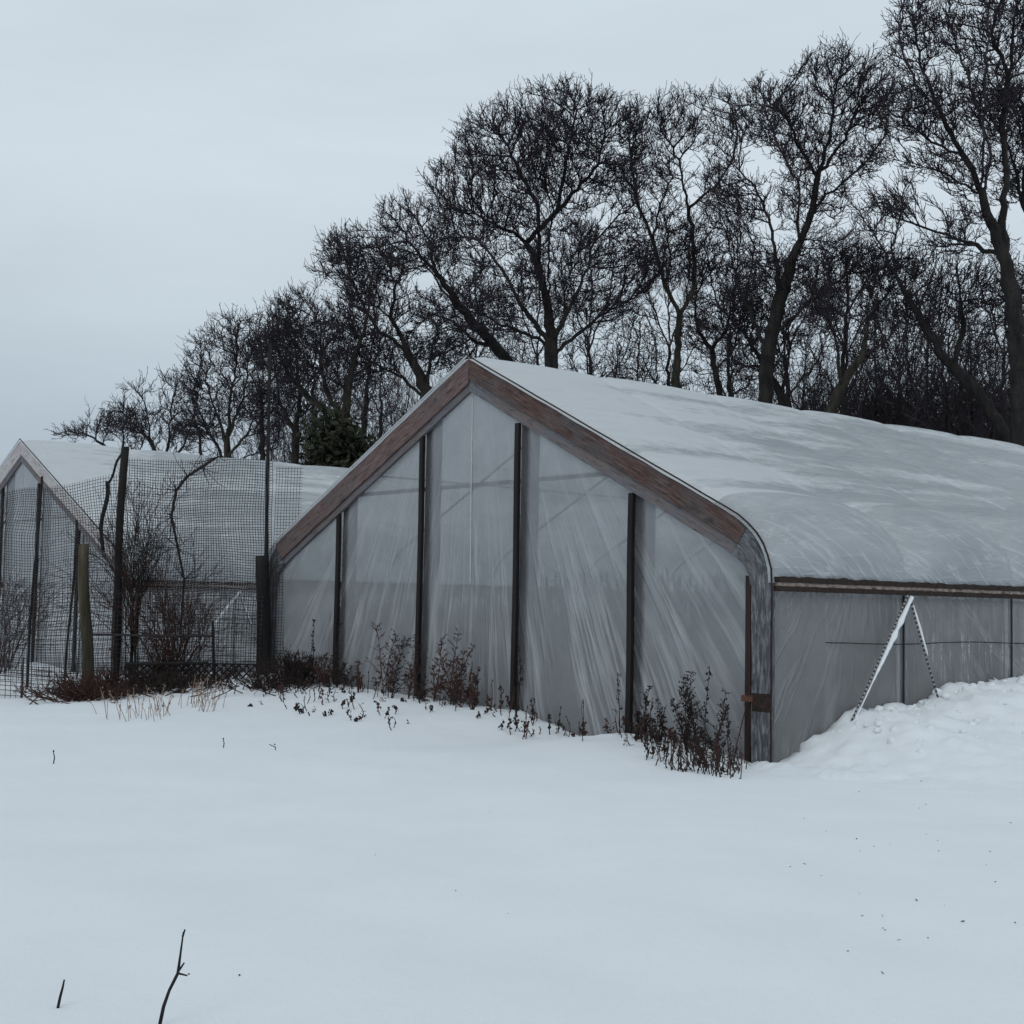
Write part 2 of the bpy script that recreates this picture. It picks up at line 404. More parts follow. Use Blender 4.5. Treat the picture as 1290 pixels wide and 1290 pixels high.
idx = np.argwhere((bankw > .03) | (near > .05))
for i, j in idx:
    p = Vector((Xg[i, j], Yg[i, j], 0))
    n1 = noise.fractal(p*2.6, .9, 2.1, 4)
    c = noise.cell(p*2.2)
    Zg[i, j] += bankw[i, j]*(.08*n1 + .085*abs(noise.noise(p*4.6)) + .03*noise.noise(p*11)) + near[i, j]*.022*n1
ins = in_house(Xg, Yg, 0)
Zg = np.where(ins > 0, Zg*(1-sstep((ins-.02)/.10)) + (-.45)*sstep((ins-.02)/.10), Zg)
o = fast_mesh('snow_ground', np.stack([Xg.ravel(), Yg.ravel(), Zg.ravel()], 1), grid_faces(len(xs), len(ys)), M['snow'], smooth=True)
tag(o, kind='structure')
for nm, cx_, y0, y1 in (('soil', 0, .15, LEN1-.15), ('soil', -S2, O2+.15, O2+LEN2-.15)):
    n_, k_ = 40, 90
    gx = np.linspace(cx_-GW+.12, cx_+GW-.12, n_); gy = np.linspace(y0, y1, k_)
    V = []
    for a in gx:
        for b in gy:
            w = g2w(a, b); V.append((w[0], w[1], -.12+.10*noise.noise(Vector((a*1.3, b*1.3, 0)))))
    tag(fast_mesh(nm, np.array(V), grid_faces(n_, k_), M['soil'], smooth=True), kind='structure')

# ------------------------------------------------------------------ greenhouse
SL = (GH-2.6)/(GW-.42)
zc = GH-SL*GW
def half_profile(nb=8, ns=14):
    """right half, from below ground up to the ridge"""
    pts = [(GW, z) for z in np.linspace(-.35, 1.88, 9)]
    p0, p1, p2 = np.array((GW, 1.90)), np.array((GW, zc+.02)), np.array((GW-.62, GH-SL*(GW-.62)))
    for t in np.linspace(0, 1, nb): pts.append(tuple((1-t)**2*p0+2*t*(1-t)*p1+t*t*p2))
    xs_ = np.linspace(GW-.62, 0, ns)[1:]
    for x in xs_: pts.append((x, GH-SL*x))
    return np.array(pts)
HP = half_profile()
I_RAIL, I_SH = 9, 16
def offset_pts(P, d, side=1):
    """inward offset of the half profile, ridge point kept on the axis"""
    Q = []
    for i in range(len(P)):
        t = P[min(i+1, len(P)-1)]-P[max(i-1, 0)]; t = t/np.linalg.norm(t)
        n = np.array([-t[1], t[0]])                              # inward (left of travel)
        di = d if not hasattr(d, '__len__') else float(np.interp(i, d[0], d[1]))
        q = P[i]+n*di
        if i == len(P)-1: q = np.array([0, P[i][1]-di*math.sqrt(1+SL*SL)])
        Q.append(q)
    return np.array(Q)
def zprof(x):
    x = abs(x)
    if x >= GW-.001: return 1.88
    if x < GW-.62: return GH-SL*x
    seg = HP[I_RAIL:I_SH+1][::-1]
    return float(np.interp(x, seg[:, 0], seg[:, 1]))

def band(i0, i1, d0, d1, y0, y1, side, mat, name, root):
    a = offset_pts(HP, d0)[i0:i1+1]; b = offset_pts(HP, d1)[i0:i1+1]
    s = np.concatenate([[0], np.cumsum(np.linalg.norm(np.diff(HP[i0:i1+1], axis=0), axis=1))])
    vs, uv = [], []
    for k in range(len(a)):
        wob = .006*math.sin(s[k]*5.1+side)
        for (p, y, w) in ((a[k], y0, 0), (b[k], y0, .3), (b[k], y1, .4), (a[k], y1, -.1)):
            vs.append((side*p[0], y+wob*(y == y0), p[1])); uv.append((s[k]+side*3, w+.3*(name[0] == 'i')))
    fs = []
    for k in range(len(a)-1):
        for e in range(4):
            q = [k*4+e, k*4+(e+1) % 4, (k+1)*4+(e+1) % 4, (k+1)*4+e]
            fs.append(tuple(q if side < 0 else q[::-1]))
    n = len(a)-1
    c0, c1 = (0, 1, 2, 3), (n*4+3, n*4+2, n*4+1, n*4)
    fs += [c0[::-1], c1[::-1]] if side < 0 else [c0, c1]
    m = MB(); m.add(vs, fs, uv)
    return m.build(name, mat, root, bevel=.008)

def greenhouse(root, LEN, mats, seed, detail=True):
    rnd = random.Random(seed)
    # --- roof film over both slopes, billowing a little between hoops
    prof = list(HP[I_RAIL:])+[(-p[0], p[1]) for p in HP[I_RAIL:-1][::-1]]
    prof = np.array(prof)
    s = np.concatenate([[0], np.cumsum(np.linalg.norm(np.diff(prof, axis=0), axis=1))])
    nu = 170; su = np.linspace(0, s[-1], nu); px = np.interp(su, s, prof[:, 0]); pz = np.interp(su, s, prof[:, 1])
    tx = np.gradient(px); tz = np.gradient(pz); ln = np.hypot(tx, tz); nx, nzv = tz/ln, -tx/ln
    yv = np.arange(-.10, LEN+.1, .085 if detail else .12)
    if detail: yv = np.unique(np.concatenate([yv]+[k*BAY+np.linspace(-.08, .08, 9) for k in range(1, 8)]).round(4))
    nv = len(yv)
    V = np.zeros((nu, nv, 3)); S = np.zeros((nu, nv))
    for i in range(nu):
        edge = min(su[i], s[-1]-su[i])
        hz = pz[i]
        for j, y in enumerate(yv):
            ph = (y/BAY) % 1.0
            bil = math.sin(math.pi*ph)**.42 if y > 0 else 0.0
            e = sstep(edge/.35)
            shoulder = math.exp(-((edge-.75)/.7)**2)
            d = .03 + e*bil*(.05+.24*shoulder) 
            p = Vector((px[i]*.9, y*.20, seed))
            w1 = .75*noise.fractal(Vector((px[i]*1.5, y*.17, seed)), .8, 2.0, 5)
            d += e*.012*noise.noise(Vector((px[i]*2.5, y*.55, seed+3)))
            # snow lies on the upper slope and near the front edge, thinner and streaked down the slope
            front = math.exp(-max(0, y)/3.2)
            k = (hz-2.75)/2.25
            sn = .10 + .30*k + .62*front*(.35 if hz < 2.8 else 1) + .62*w1
            if hz < 2.75: sn -= .35*(2.75-hz)/.4*1.0
            if px[i] < 0: sn += .25
            if detail and y > 1:
                rib = math.exp(-(((y+BAY/2) % BAY-BAY/2)/.028)**2)*(1-float(sstep((hz-2.6)/1.6)))
                sn += .55*rib*(.6+.4*noise.noise(Vector((hz*5, y, 0)))); d += .012*rib*e
            sn = max(0, min(1, sn)); S[i, j] = sn
            d += .012*sstep((sn-.35)/.4)*(1+.6*noise.noise(Vector((px[i]*4, y*2.2, seed))))
            if y < .02: d = max(.014, d*.5)
            V[i, j] = (px[i]+nx[i]*d, y, pz[i]+nzv[i]*d)
    fast_mesh('roof_film', V.reshape(-1, 3), grid_faces(nu, nv), M['roof'], root, True, {'snow': S.ravel()})
    # --- side films
    for sd in (1, -1):
        ny, nzn = int(LEN/.12), 22
        V = np.zeros((ny, nzn, 3))
        for i in range(ny):
            y = .02+(LEN-.04)*i/(ny-1)
            for j in range(nzn):
                z = -.40+(1.86+.40)*j/(nzn-1)
                w = math.sin(math.pi*min(1, max(0, (z+.4)/2.25)))
                V[i, j] = (sd*(GW-.015 + w*(.03*noise.noise(Vector((y*.9, z*.8, seed+sd))) + .012*noise.noise(Vector((y*4, z*1.2, seed+sd))))), y, z)
        fast_mesh('side_film', V.reshape(-1, 3), grid_faces(ny, nzn), M['side'], root, True)
    # --- gable films front and back
    for yy, nm in ((.045, 'gable_film'), (LEN-.05, 'gable_film')):
        nx_, nzn = 150, 60
        V = np.zeros((nx_, nzn, 3))
        for i in range(nx_):
            x = -GW+.03+(2*GW-.06)*i/(nx_-1); top = zprof(x)-.05
            ph = ((x+GW)/(2*GW)*5) % 1
            for j in range(nzn):
                z = -.40+(top+.40)*j/(nzn-1)
                a = math.atan2(x, 7.6-z)
                w = math.sin(math.pi*ph)
                V[i, j] = (x, yy + w*(.03*noise.noise(Vector((a*16, z*.12, seed))) + .018*math.sin(z*1.1+x)), z)
        fast_mesh(nm, V.reshape(-1, 3), grid_faces(nx_, nzn), M['gable'], root, True)
    # --- end frame boards
    last = len(HP)-1
    for sd, m_out, m_in in ((-1, mats[0], mats[2]), (1, mats[1], mats[2])):
        wo = .30 if sd < 0 else .24
        band(I_SH-2, last, -.012, wo, -.07, .02, sd, m_out, 'rafter_board', root)
        band(I_SH-2, last, wo-.004, .40, -.035, .02, sd, m_in, 'inner_rafter_board', root)
        band(0, I_SH-2, -.012, ((0, 8, I_SH-2), (.25, .26, .385)), -.05, .02, sd, mats[3], 'corner_post', root)
    ep = offset_pts(HP, -.052)[1:]
    for sd in (1, -1):
        m = MB(); m.tube([(sd*(p[0]+.004*math.sin(i*2.3)), -.085, p[1]) for i, p in enumerate(ep)], .011, 6); m.build('film_edge', M['raildark'] if sd > 0 else M['pipe'], root)
    # --- battens on the film and timber posts behind it
    for k in range(1, 5):
        x = -GW+2*GW*k/5; top = zprof(x)
        lean = rnd.uniform(-.02, .02)
        m = MB(); m.box(x-.10, x+.18, .105, .19, -.4, top-.05); m.build('timber_post', M['post'], root, bevel=.006)
        m = MB(); zt = top-.40/.9-.005
        n = 12; vs = []
        pts = [(x-.045+lean*q+.006*math.sin(q*9+k), -.004, -.4+(zt+.4)*q) for q in np.linspace(0, 1, n)]
        for (a, b) in zip(pts[:-1], pts[1:]):
            pass
        vs = []; uv = []
        for p in pts:
            for dx, dy in ((-.04, -.025), (.04, -.025), (.04, .03), (-.04, .03)):
                vs.append((p[0]+dx, p[1]+dy, p[2])); uv.append((p[2], dx))
        fs = [tuple([i*4+e, i*4+(e+1) % 4, (i+1)*4+(e+1) % 4, (i+1)*4+e]) for i in range(n-1) for e in range(4)]
        fs += [(3, 2, 1, 0), ((n-1)*4, (n-1)*4+1, (n-1)*4+2, (n-1)*4+3)]
        m.add(vs, fs, uv); m.build('batten', M['batten'], root, bevel=.006)
    m = MB(); m.box(GW-.355, GW-.275, -.045, .02, -.4, 1.98); m.build('batten', M['redbatten'], root, bevel=.006)
    m = MB(); m.tube([(-.01, .03, GH-.5), (.0, .03, 3.2), (.02, .03, 1.9)], .009, 5); m.build('film_seam', M['pipe'], root)
    # --- tie bar, hoops, purlins, waist rail
    m = MB(); m.tube([(-GW*.62, .22, 3.28), (GW*.62, .22, 3.28)], .03, 8); m.build('tie_bar', M['post'], root, True)
    ip = offset_pts(HP, .06)
    k = 1
    while k*BAY < LEN-.2:
        pts = [(p[0], k*BAY, p[1]) for p in ip]+[(-p[0], k*BAY, p[1]) for p in ip[:-1][::-1]]
        m = MB(); m.tube(pts, .021, 8); m.build('hoop', M['pipe'], root, True); k += 1
    for x in (-2.7, 0, 2.7):
        z = zprof(x)-.13; m = MB(); m.tube([(x, .2, z), (x, LEN-.2, z)], .016, 6); m.build('purlin', M['pipe'], root, True)
    for sd in (1, -1):
        m = MB(); m.tube([(sd*(GW+.020), y, 1.24+.012*math.sin(y*2.1)) for y in np.arange(.9, LEN-.3, .4)], .006, 6); m.build('waist_wire', M['raildark'], root)
    for k in range(1, int(LEN/BAY)+1):
        m = MB(); m.box(GW+.006, GW+.026, k*BAY-.010, k*BAY+.010, -.4, 1.81); m.build('side_batten', M['post'], root)
    # --- eave rails with black dirty strips above and below
    for sd in (1, -1):
        ys_ = np.arange(.0, LEN, .05)
        m = MB(); x0, x1 = sorted((sd*(GW+.004), sd*(GW+.062)))
        m.box(x0, x1, .02, LEN-.05, 1.862, 1.912); r_ = m.build('eave_rail', M['railpale'], root, bevel=.01)
        for zc_, hh in ((1.940, .030), (1.838, .026)):
            vs = []; uv = []
            for y in ys_:
                w = .008*noise.noise(Vector((y*9, zc_*10, seed)))+.006*noise.noise(Vector((y*31, zc_, 1)))
                for dx, dz in ((.002, -hh), (.078, -hh-w*.5), (.078, hh+w*1.6), (.002, hh+w)):
                    vs.append((sd*(GW+dx), y, zc_+dz)); uv.append((y, dz))
            n = len(ys_)
            fs = [tuple([i*4+e, i*4+(e+1) % 4, (i+1)*4+(e+1) % 4, (i+1)*4+e]) for i in range(n-1) for e in range(4)]
            fs += [(3, 2, 1, 0), ((n-1)*4, (n-1)*4+1, (n-1)*4+2, (n-1)*4+3)]
            m = MB(); m.add(vs, fs, uv); m.build('rail_strip', M['raildark'], r_)
    # --- slack cords pegged down in an upside-down V, snow clinging to the front one
    ap = (GW+.085, BAY+.0, 1.83); gl = (GW+.20, 1.06, .30); gr_ = (GW+.16, 2.92, .50)
    for e_, (q, snow) in enumerate(((gl, True), (gr_, False))):
        m = MB(); pts = [np.array(ap)+(np.array(q)-np.array(ap))*t+np.array([0, 0, -.02*math.sin(math.pi*t)]) for t in np.linspace(0, 1, 16)]
        m.tube(pts, .012, 6); c_ = m.build('tie_cord', M['rope'], root)
        m = MB()
        if snow:
            pp, rr = [], []
            for t in np.linspace(.02, 1, 44):
                p = np.array(ap)+(np.array(q)-np.array(ap))*t
                wid = .032*math.sin(math.pi*min(1, max(0, (t+.12)*1.15)))**1.2*(1-.75*t)+.007
                pp.append(p+np.array([.012, .055*(1-t*.7)+.02, -.01])); rr.append(max(.008, wid*(1+.9*noise.noise(Vector((t*17, 0, seed))))))
            m.tube(pp, rr, 9)
        else:
            pp = [np.array(ap)+(np.array(q)-np.array(ap))*t+np.array([.01, .02, 0]) for t in np.linspace(.1, .55, 16)]
            m.tube(pp, [.013*math.sin(math.pi*t)**.6+.004*rnd.random() for t in np.linspace(.05, .95, 16)], 7)
        m.build('snow_lump', M['snowlump'], c_, True)
    # --- hinge-like bracket on the corner post
    m = MB(); m.box(GW-.24, GW+.014, -.058, -.05, .50, .70); m.build('rusty_plate', M['raildark'], root, bevel=.004)
    m = MB(); m.box(GW-.37, GW-.22, -.085, -.046, .60, .67); m.build('hinge', M['rustmetal'], root, bevel=.004)

w = g2w(0, 0)
G1 = empty('polytunnel_greenhouse', (w[0], w[1], 0), GA)
tag(G1, 'large gabled plastic film greenhouse with red-brown rafter boards and snowy roof, nearest and biggest', 'greenhouse')
greenhouse(G1, LEN1, (M['pink'], M['rust'], M['grey'], M['weather']), 3)
w = g2w(-S2, O2)
G2 = empty('polytunnel_greenhouse', (w[0], w[1], 0), GA)
tag(G2, 'smaller looking plastic greenhouse behind netting at left with pale frosted rafter boards', 'greenhouse')
greenhouse(G2, LEN2, (M['palewood'], M['palewood'], M['grey'], M['grey']), 8, False)

# dead growth inside the near house, showing dimly through the film
segs = []
for i in range(3600):
    x = random.uniform(-GW+.5, GW-.5); y = .75+random.random()**1.6*6.5
    w = g2w(x, y); h = random.uniform(.7, 2.0)+.25*(x > 0)*(1.25 if random.random() < .1 else 1)
    p = np.array([w[0], w[1], -.15]); q = p+np.array([random.gauss(0, .13), random.gauss(0, .1), h])
    segs.append((p, q, .014, .008))
    for k in range(4):
        t = random.uniform(.3, 1); a = p+(q-p)*t; segs.append((a, a+np.array([random.gauss(0, .12), random.uniform(-.12, .12), random.uniform(.02, .16)]), .008, .004))
V, Fq = seg_mesh(np.array([s[0] for s in segs]), np.array([s[1] for s in segs]), np.array([s[2] for s in segs]), np.array([s[3] for s in segs]))
tag(fast_mesh('dead_undergrowth', V, Fq, M['weed']), 'dim brown dead undergrowth seen through the lower film of the near greenhouse', 'undergrowth', kind='stuff')

# ------------------------------------------------------------------ trees
def grow(limbs, attr, step, kill, infl, jit, rng, ctr, maxit=300):
    pos = []; par = []
    for li, lb in enumerate(limbs):
        lb = np.array(lb)
        if li == 0: prev = -1; start = lb[0]; pos.append(start); par.append(-1); prev = 0
        else:
            P = np.array(pos); prev = int(np.argmin(((P-lb[0])**2).sum(1)))
        cur = np.array(pos[prev])
        for q in lb[1:]:
            n = max(1, int(np.linalg.norm(q-cur)/step)); c0 = cur.copy()
            for k in range(1, n+1):
                p = c0+(q-c0)*k/n+(rng.normal(0, step*.13, 3) if k < n else 0)
                pos.append(p); par.append(prev); prev = len(pos)-1
            cur = q
    P = np.array(pos); par = list(par)
    A = attr
    bd = np.full(len(A), 1e9); bi = np.zeros(len(A), int)
    def upd(newP, off):
        nonlocal bd, bi
        for c in range(0, len(newP), 400):
            d = np.linalg.norm(A[:, None]-newP[None, c:c+400], axis=2)
            m = d.min(1); a = d.argmin(1); k = m < bd
            bd[k] = m[k]; bi[k] = a[k]+off+c
    upd(P, 0); kids = np.zeros(len(P), int)
    for it in range(maxit):
        keep = bd > kill; A = A[keep]; bd = bd[keep]; bi = bi[keep]
        if len(A) < 4: break
        act = bd < infl
        if not act.any(): infl *= 1.5; continue
        D = (A[act]-P[bi[act]])/bd[act][:, None]
        acc = np.zeros_like(P); np.add.at(acc, bi[act], D)
        ids = np.unique(bi[act]); ids = ids[kids[ids] < 3]
        if not len(ids):
            kids[:] = 0; kill *= 1.3
            if kill > 3: break
            continue
        d = acc[ids]; d /= np.linalg.norm(d, axis=1, keepdims=True)+1e-9
        out = P[ids]-ctr; out /= np.linalg.norm(out, axis=1, keepdims=True)+1e-9
        d += rng.normal(0, jit, d.shape) + out*.42; d /= np.linalg.norm(d, axis=1, keepdims=True)+1e-9
        newP = P[ids]+d*step; off = len(P)
        P = np.vstack([P, newP]); par += list(ids); kids[ids] += 1; kids = np.concatenate([kids, np.zeros(len(newP), int)])
        upd(newP, off)
    print('TREE it', it, 'left', len(A), 'kill', round(kill,2), 'infl', round(infl,1))
    return P, np.array(par)

def make_tree(name, Y, limbs, blobs, label, dens=1.0, base_r=None, mat='bark', tw='twig', tip=.0115, ntw=3, seed=0, step=.26, cat='tree', group=None, twl=1.0, dz=.0):
    rng = np.random.default_rng(seed+100)
    k = Y/F
    L3 = []
    for li, lb in enumerate(limbs):
        drift = 0.0 if li == 0 else rng.uniform(-.75, .75)
        pts = []; run = 0
        for qi, q in enumerate(lb):
            if qi: run += math.hypot(q[0]-lb[qi-1][0], q[1]-lb[qi-1][1])*k
            pts.append(at(q[0], q[1], Y)+np.array([0, drift*run*.7, 0]))
        L3.append(np.array(pts))
    b0 = L3[0][0].copy(); gz = ground(b0[0], b0[1])
    L3[0] = np.vstack([[b0[0], b0[1], gz-.3], L3[0]]) if b0[2] > gz+.5 else np.vstack([[b0[0], b0[1], gz-.3], L3[0][1:]])
    A = []
    for (cx_, cy_, rx, ry, *dd) in blobs:
        d_ = dd[0] if dd else 1.0
        n = int(rx*ry*.30*dens*d_)
        u = rng.normal(0, 1, (n, 3)); u /= np.linalg.norm(u, axis=1, keepdims=True)
        u *= (rng.random(n)**.36)[:, None]*rng.uniform(.85, 1.08, (n, 1))
        c = at(cx_, cy_, Y); rr = np.array([rx*k, max(1.2, .5*(rx+ry)*k*.8), ry*k])
        A.append(c+u*rr)
    A = np.vstack(A); A = A[A[:, 2] > ground(b0[0], b0[1])+.4]
    keep = np.array([noise.noise(Vector(p*.75))+.35*noise.noise(Vector(p*1.9)) > -.16 for p in A]); A = A[keep]
    fork = at(*limbs[0][min(len(limbs[0])-1, max(1, len(limbs[0])//2-1))], Y) if limbs[0][0][1] > 590 else at(*limbs[0][-1], Y)
    ctr = np.array([fork[0], Y, fork[2]-1.0])
    P, par = grow(L3, A, step, step*1.0, 3.2, .13, rng, ctr)
    n = len(P); e = 2.15
    acc = np.zeros(n); 
    for i in range(n-1, 0, -1):
        if acc[i] == 0: acc[i] = tip**e
        acc[par[i]] += acc[i]
    rad = np.maximum(acc, tip**e)**(1/e)
    if base_r:
        s_ = base_r/rad[0]; # thicken only the big wood
        rad = rad*(1+(s_-1)*np.clip((rad-.02)/(rad[0]-.02+1e-6), 0, 1)**(.22 if s_ < 1 else 1.3))
    zf = ctr[2]+1.0
    rad = rad*(1-.36*sstep((P[:, 2]-zf-.2)/2.0)*sstep((rad-.02)/.06))
    ids = np.arange(1, n)
    P0, P1 = P[par[ids]], P[ids]; R0 = np.minimum(rad[par[ids]], rad[ids]*1.25); R1 = rad[ids]
    big = R1 > .05
    root = empty(name, (b0[0], b0[1], gz)); O = np.array([b0[0], b0[1], gz])
    V, Fq = seg_mesh(P0[big], P1[big], R0[big], R1[big], 8)
    fast_mesh('trunk', V-O, Fq, M[mat], root, True)
    # twigs
    small = ids[rad[ids] < .035]
    D = P[small]-P[par[small]]; D /= np.linalg.norm(D, axis=1, keepdims=True)+1e-9
    Ro = P[small]-ctr; Ro /= np.linalg.norm(Ro, axis=1, keepdims=True)+1e-9; D = D*.7+Ro*.6
    S0, S1, Ra, Rb = [P0[~big]], [P1[~big]], [R0[~big]], [R1[~big]]
    for q in range(ntw):
        t = rng.random((len(small), 1))
        a = P[small]*t+P[par[small]]*(1-t)
        d = D+rng.normal(0, .42, D.shape)+np.array([0, 0, .10]); d /= np.linalg.norm(d, axis=1, keepdims=True)
        ln = rng.uniform(.12, .38, (len(small), 1))*twl
        b = a+d*ln
        d2 = d+rng.normal(0, .35, d.shape)+np.array([0, 0, .15]); d2 /= np.linalg.norm(d2, axis=1, keepdims=True)
        c = b+d2*ln*.7
        S0 += [a, b]; S1 += [b, c]; r = np.full(len(a), tip*.9); Ra += [r, r*.9]; Rb += [r*.9, r*.8]
        for q2 in range(1 if ntw == 1 else 2):
            tt = rng.uniform(.3, 1, (len(a), 1)); p_ = a+(b-a)*tt if q2 else b+(c-b)*tt
            d3 = d+rng.normal(0, .6, d.shape)+np.array([0, 0, .15]); d3 /= np.linalg.norm(d3, axis=1, keepdims=True)
            S0.append(p_); S1.append(p_+d3*ln*rng.uniform(.35, .8, (len(a), 1))); Ra.append(r*.85); Rb.append(r*.7)
    V, Fq = seg_mesh(np.vstack(S0), np.vstack(S1), np.concatenate(Ra), np.concatenate(Rb), 3)
    fast_mesh('crown', V-O, Fq, M[tw], root)
    print('TREE', name, seed, 'nodes', n, 'segs', len(V)//6, 'r0', round(float(rad[0]), 2))
    return tag(root, label, cat, group)

TG = 'bare trees behind the greenhouses'
make_tree('oak_tree', 50, [
    [(695, 560), (695, 470), (694, 434)],
    [(694, 434), (692, 360), (694, 280), (700, 240), (688, 190), (680, 145)],
    [(694, 434), (655, 385), (630, 340), (605, 310), (575, 300)],
    [(692, 372), (676, 320), (655, 292), (620, 270), (580, 250), (556, 240)],
    [(699, 275), (728, 238), (755, 203), (763, 160)],
    [(696, 430), (728, 370), (747, 312), (770, 288), (800, 265)],
    [(697, 444), (745, 403), (780, 372), (825, 350)],
    [(692, 437), (655, 415), (605, 388), (565, 345), (535, 312)],
    [(693, 320), (678, 262), (655, 222), (640, 190)],
    [(712, 400), (712, 350), (730, 320), (738, 290)],
    [(694, 262), (715, 200), (725, 150)]],
    [(700, 180, 105, 75, 1.3), (610, 248, 76, 62, 2.1), (770, 195, 45, 75, .9), (640, 190, 75, 55, 1.5), (585, 300, 55, 40, .7), (665, 310, 95, 85, .55), (765, 300, 50, 60, .7), (800, 345, 45, 35, .7), (640, 400, 70, 35, .45), (745, 390, 55, 35, .5)],
    'big round-crowned bare oak rising straight behind the ridge of the near greenhouse', 1.15, .245, 'bark', seed=1, group=TG)
make_tree('bare_tree', 55, [
    [(668, 600), (640, 456), (592, 402), (550, 345), (520, 310), (498, 278)],
    [(592, 402), (560, 372), (530, 330), (505, 325)],
    [(550, 345), (540, 300), (520, 270)],
    [(625, 440), (600, 430), (570, 400), (545, 390)]],
    [(515, 285, 48, 38, 1.2), (545, 310, 40, 40, .9), (500, 330, 45, 40), (590, 380, 45, 35, .6), (560, 430, 60, 35, .7)],
    'bare tree leaning left from behind the greenhouse apex, its crown left of the big oak', 1.0, .22, seed=2, group=TG)
make_tree('bare_tree', 52, [
    [(560, 620), (538, 492), (512, 440), (492, 400), (470, 385)],
    [(512, 440), (478, 420), (455, 380), (440, 340)],
    [(538, 492), (545, 440), (560, 400)],
    [(492, 400), (500, 360), (480, 320), (470, 300)],
    [(538, 500), (500, 470), (480, 460)]],
    [(470, 345, 50, 48, 1.1), (510, 400, 50, 45, .8), (440, 320, 32, 32, 1.0), (480, 440, 50, 40, .9), (550, 440, 40, 40, .8)],
    'bare tree with a leaning double stem just left of the near greenhouse apex', 1.0, .24, seed=3, group=TG)
make_tree('bare_tree', 51, [
    [(428, 620), (430, 540), (440, 480), (462, 400), (468, 350), (455, 320)],
    [(432, 525), (408, 490), (400, 440), (398, 400), (380, 370)],
    [(432, 530), (395, 505), (360, 470), (345, 430)],
    [(440, 480), (475, 455), (480, 420)]],
    [(425, 330, 32, 36, .9), (385, 410, 48, 42), (440, 400, 45, 45, 1.0), (360, 450, 45, 50, 1.0), (420, 470, 55, 45, .8)],
    'dense bare tree rising out of the dark evergreen bush left of the near greenhouse', 1.05, .26, 'barkgreen', seed=4, group=TG)
make_tree('bare_tree', 56, [
    [(368, 640), (372, 560), (378, 500), (372, 440), (365, 400)],
    [(372, 550), (350, 500), (342, 450)], [(378, 500), (400, 460), (402, 410)]],
    [(358, 405, 30, 28, 1.2), (345, 440, 35, 45), (395, 440, 40, 45), (365, 500, 50, 50, .9)],
    'slender bare tree directly to the right of the tall thin pole', 1.0, .16, seed=5, group=TG)
make_tree('bare_tree', 57, [
    [(286, 640), (287, 578), (289, 510), (298, 450), (300, 412)],
    [(287, 585), (262, 548), (238, 505), (232, 470)], [(288, 580), (318, 545), (335, 500), (335, 450)],
    [(288, 560), (272, 510), (262, 460)], [(289, 550), (308, 500), (318, 440)], [(287, 588), (318, 570), (345, 560)]],
    [(290, 430, 38, 34, 1.1), (255, 470, 34, 40), (322, 440, 35, 45), (290, 500, 55, 45, .8), (250, 530, 30, 35, .9), (325, 530, 35, 40, .9)],
    'fan-shaped bare tree with branches spreading from one low fork left of the tall thin pole', 1.05, .17, 'barkgreen', seed=6, group=TG)
make_tree('bare_tree', 60, [
    [(208, 650), (206, 592), (214, 545), (218, 500)], [(206, 592), (188, 556), (160, 525), (140, 515)],
    [(206, 598), (232, 562), (245, 520)], [(188, 556), (185, 520), (178, 500)]],
    [(190, 508, 40, 30, 1.2), (222, 500, 28, 28), (160, 530, 40, 30), (215, 545, 38, 38, .9)],
    'low round bare tree behind the ridge of the left greenhouse', 1.1, .15, seed=7, group=TG)
make_tree('bare_tree', 63, [
    [(150, 650), (150, 590), (130, 560), (105, 545), (88, 548)], [(150, 590), (152, 550), (145, 525)], [(150, 600), (172, 570), (180, 550)]],
    [(125, 538, 38, 25, 1.1), (90, 550, 18, 10), (155, 545, 34, 30)],
    'lowest bare tree at the left end of the row of trees', 1.2, .14, seed=8, group=TG)
make_tree('bare_tree', 52, [
    [(851, 620), (851, 500), (856, 396)],
    [(856, 396), (838, 360), (824, 305), (806, 262), (797, 215), (793, 165)],
    [(857, 392), (874, 368), (878, 320), (877, 264)], [(877, 264), (862, 235), (858, 195), (842, 165), (832, 140)],
    [(878, 263), (900, 236), (921, 205), (926, 170), (918, 140)], [(838, 360), (845, 320), (838, 270)], [(824, 305), (830, 260), (845, 230)]],
    [(800, 200, 30, 75, .9), (855, 155, 45, 45, .9), (905, 160, 35, 48, .9), (830, 240, 38, 55, .9), (900, 240, 30, 40, .6), (865, 320, 40, 50, .5), (815, 310, 30, 40, .9)],
    'slim bare tree forked like a tuning fork, just right of the big round oak', 1.0, .17, 'barkgreen', seed=9, group=TG)
make_tree('bare_tree', 54, [
    [(908, 640), (908, 505), (897, 440), (879, 415), (876, 380), (885, 350)], [(904, 470), (925, 440), (936, 405)], [(897, 440), (915, 415), (920, 380)]],
    [(890, 350, 38, 38, .9), (930, 390, 35, 40), (890, 420, 40, 35, .8)],
    'small crooked bare tree between the tuning-fork tree and the thick dark trunk', 1.0, .12, seed=10, group=TG)
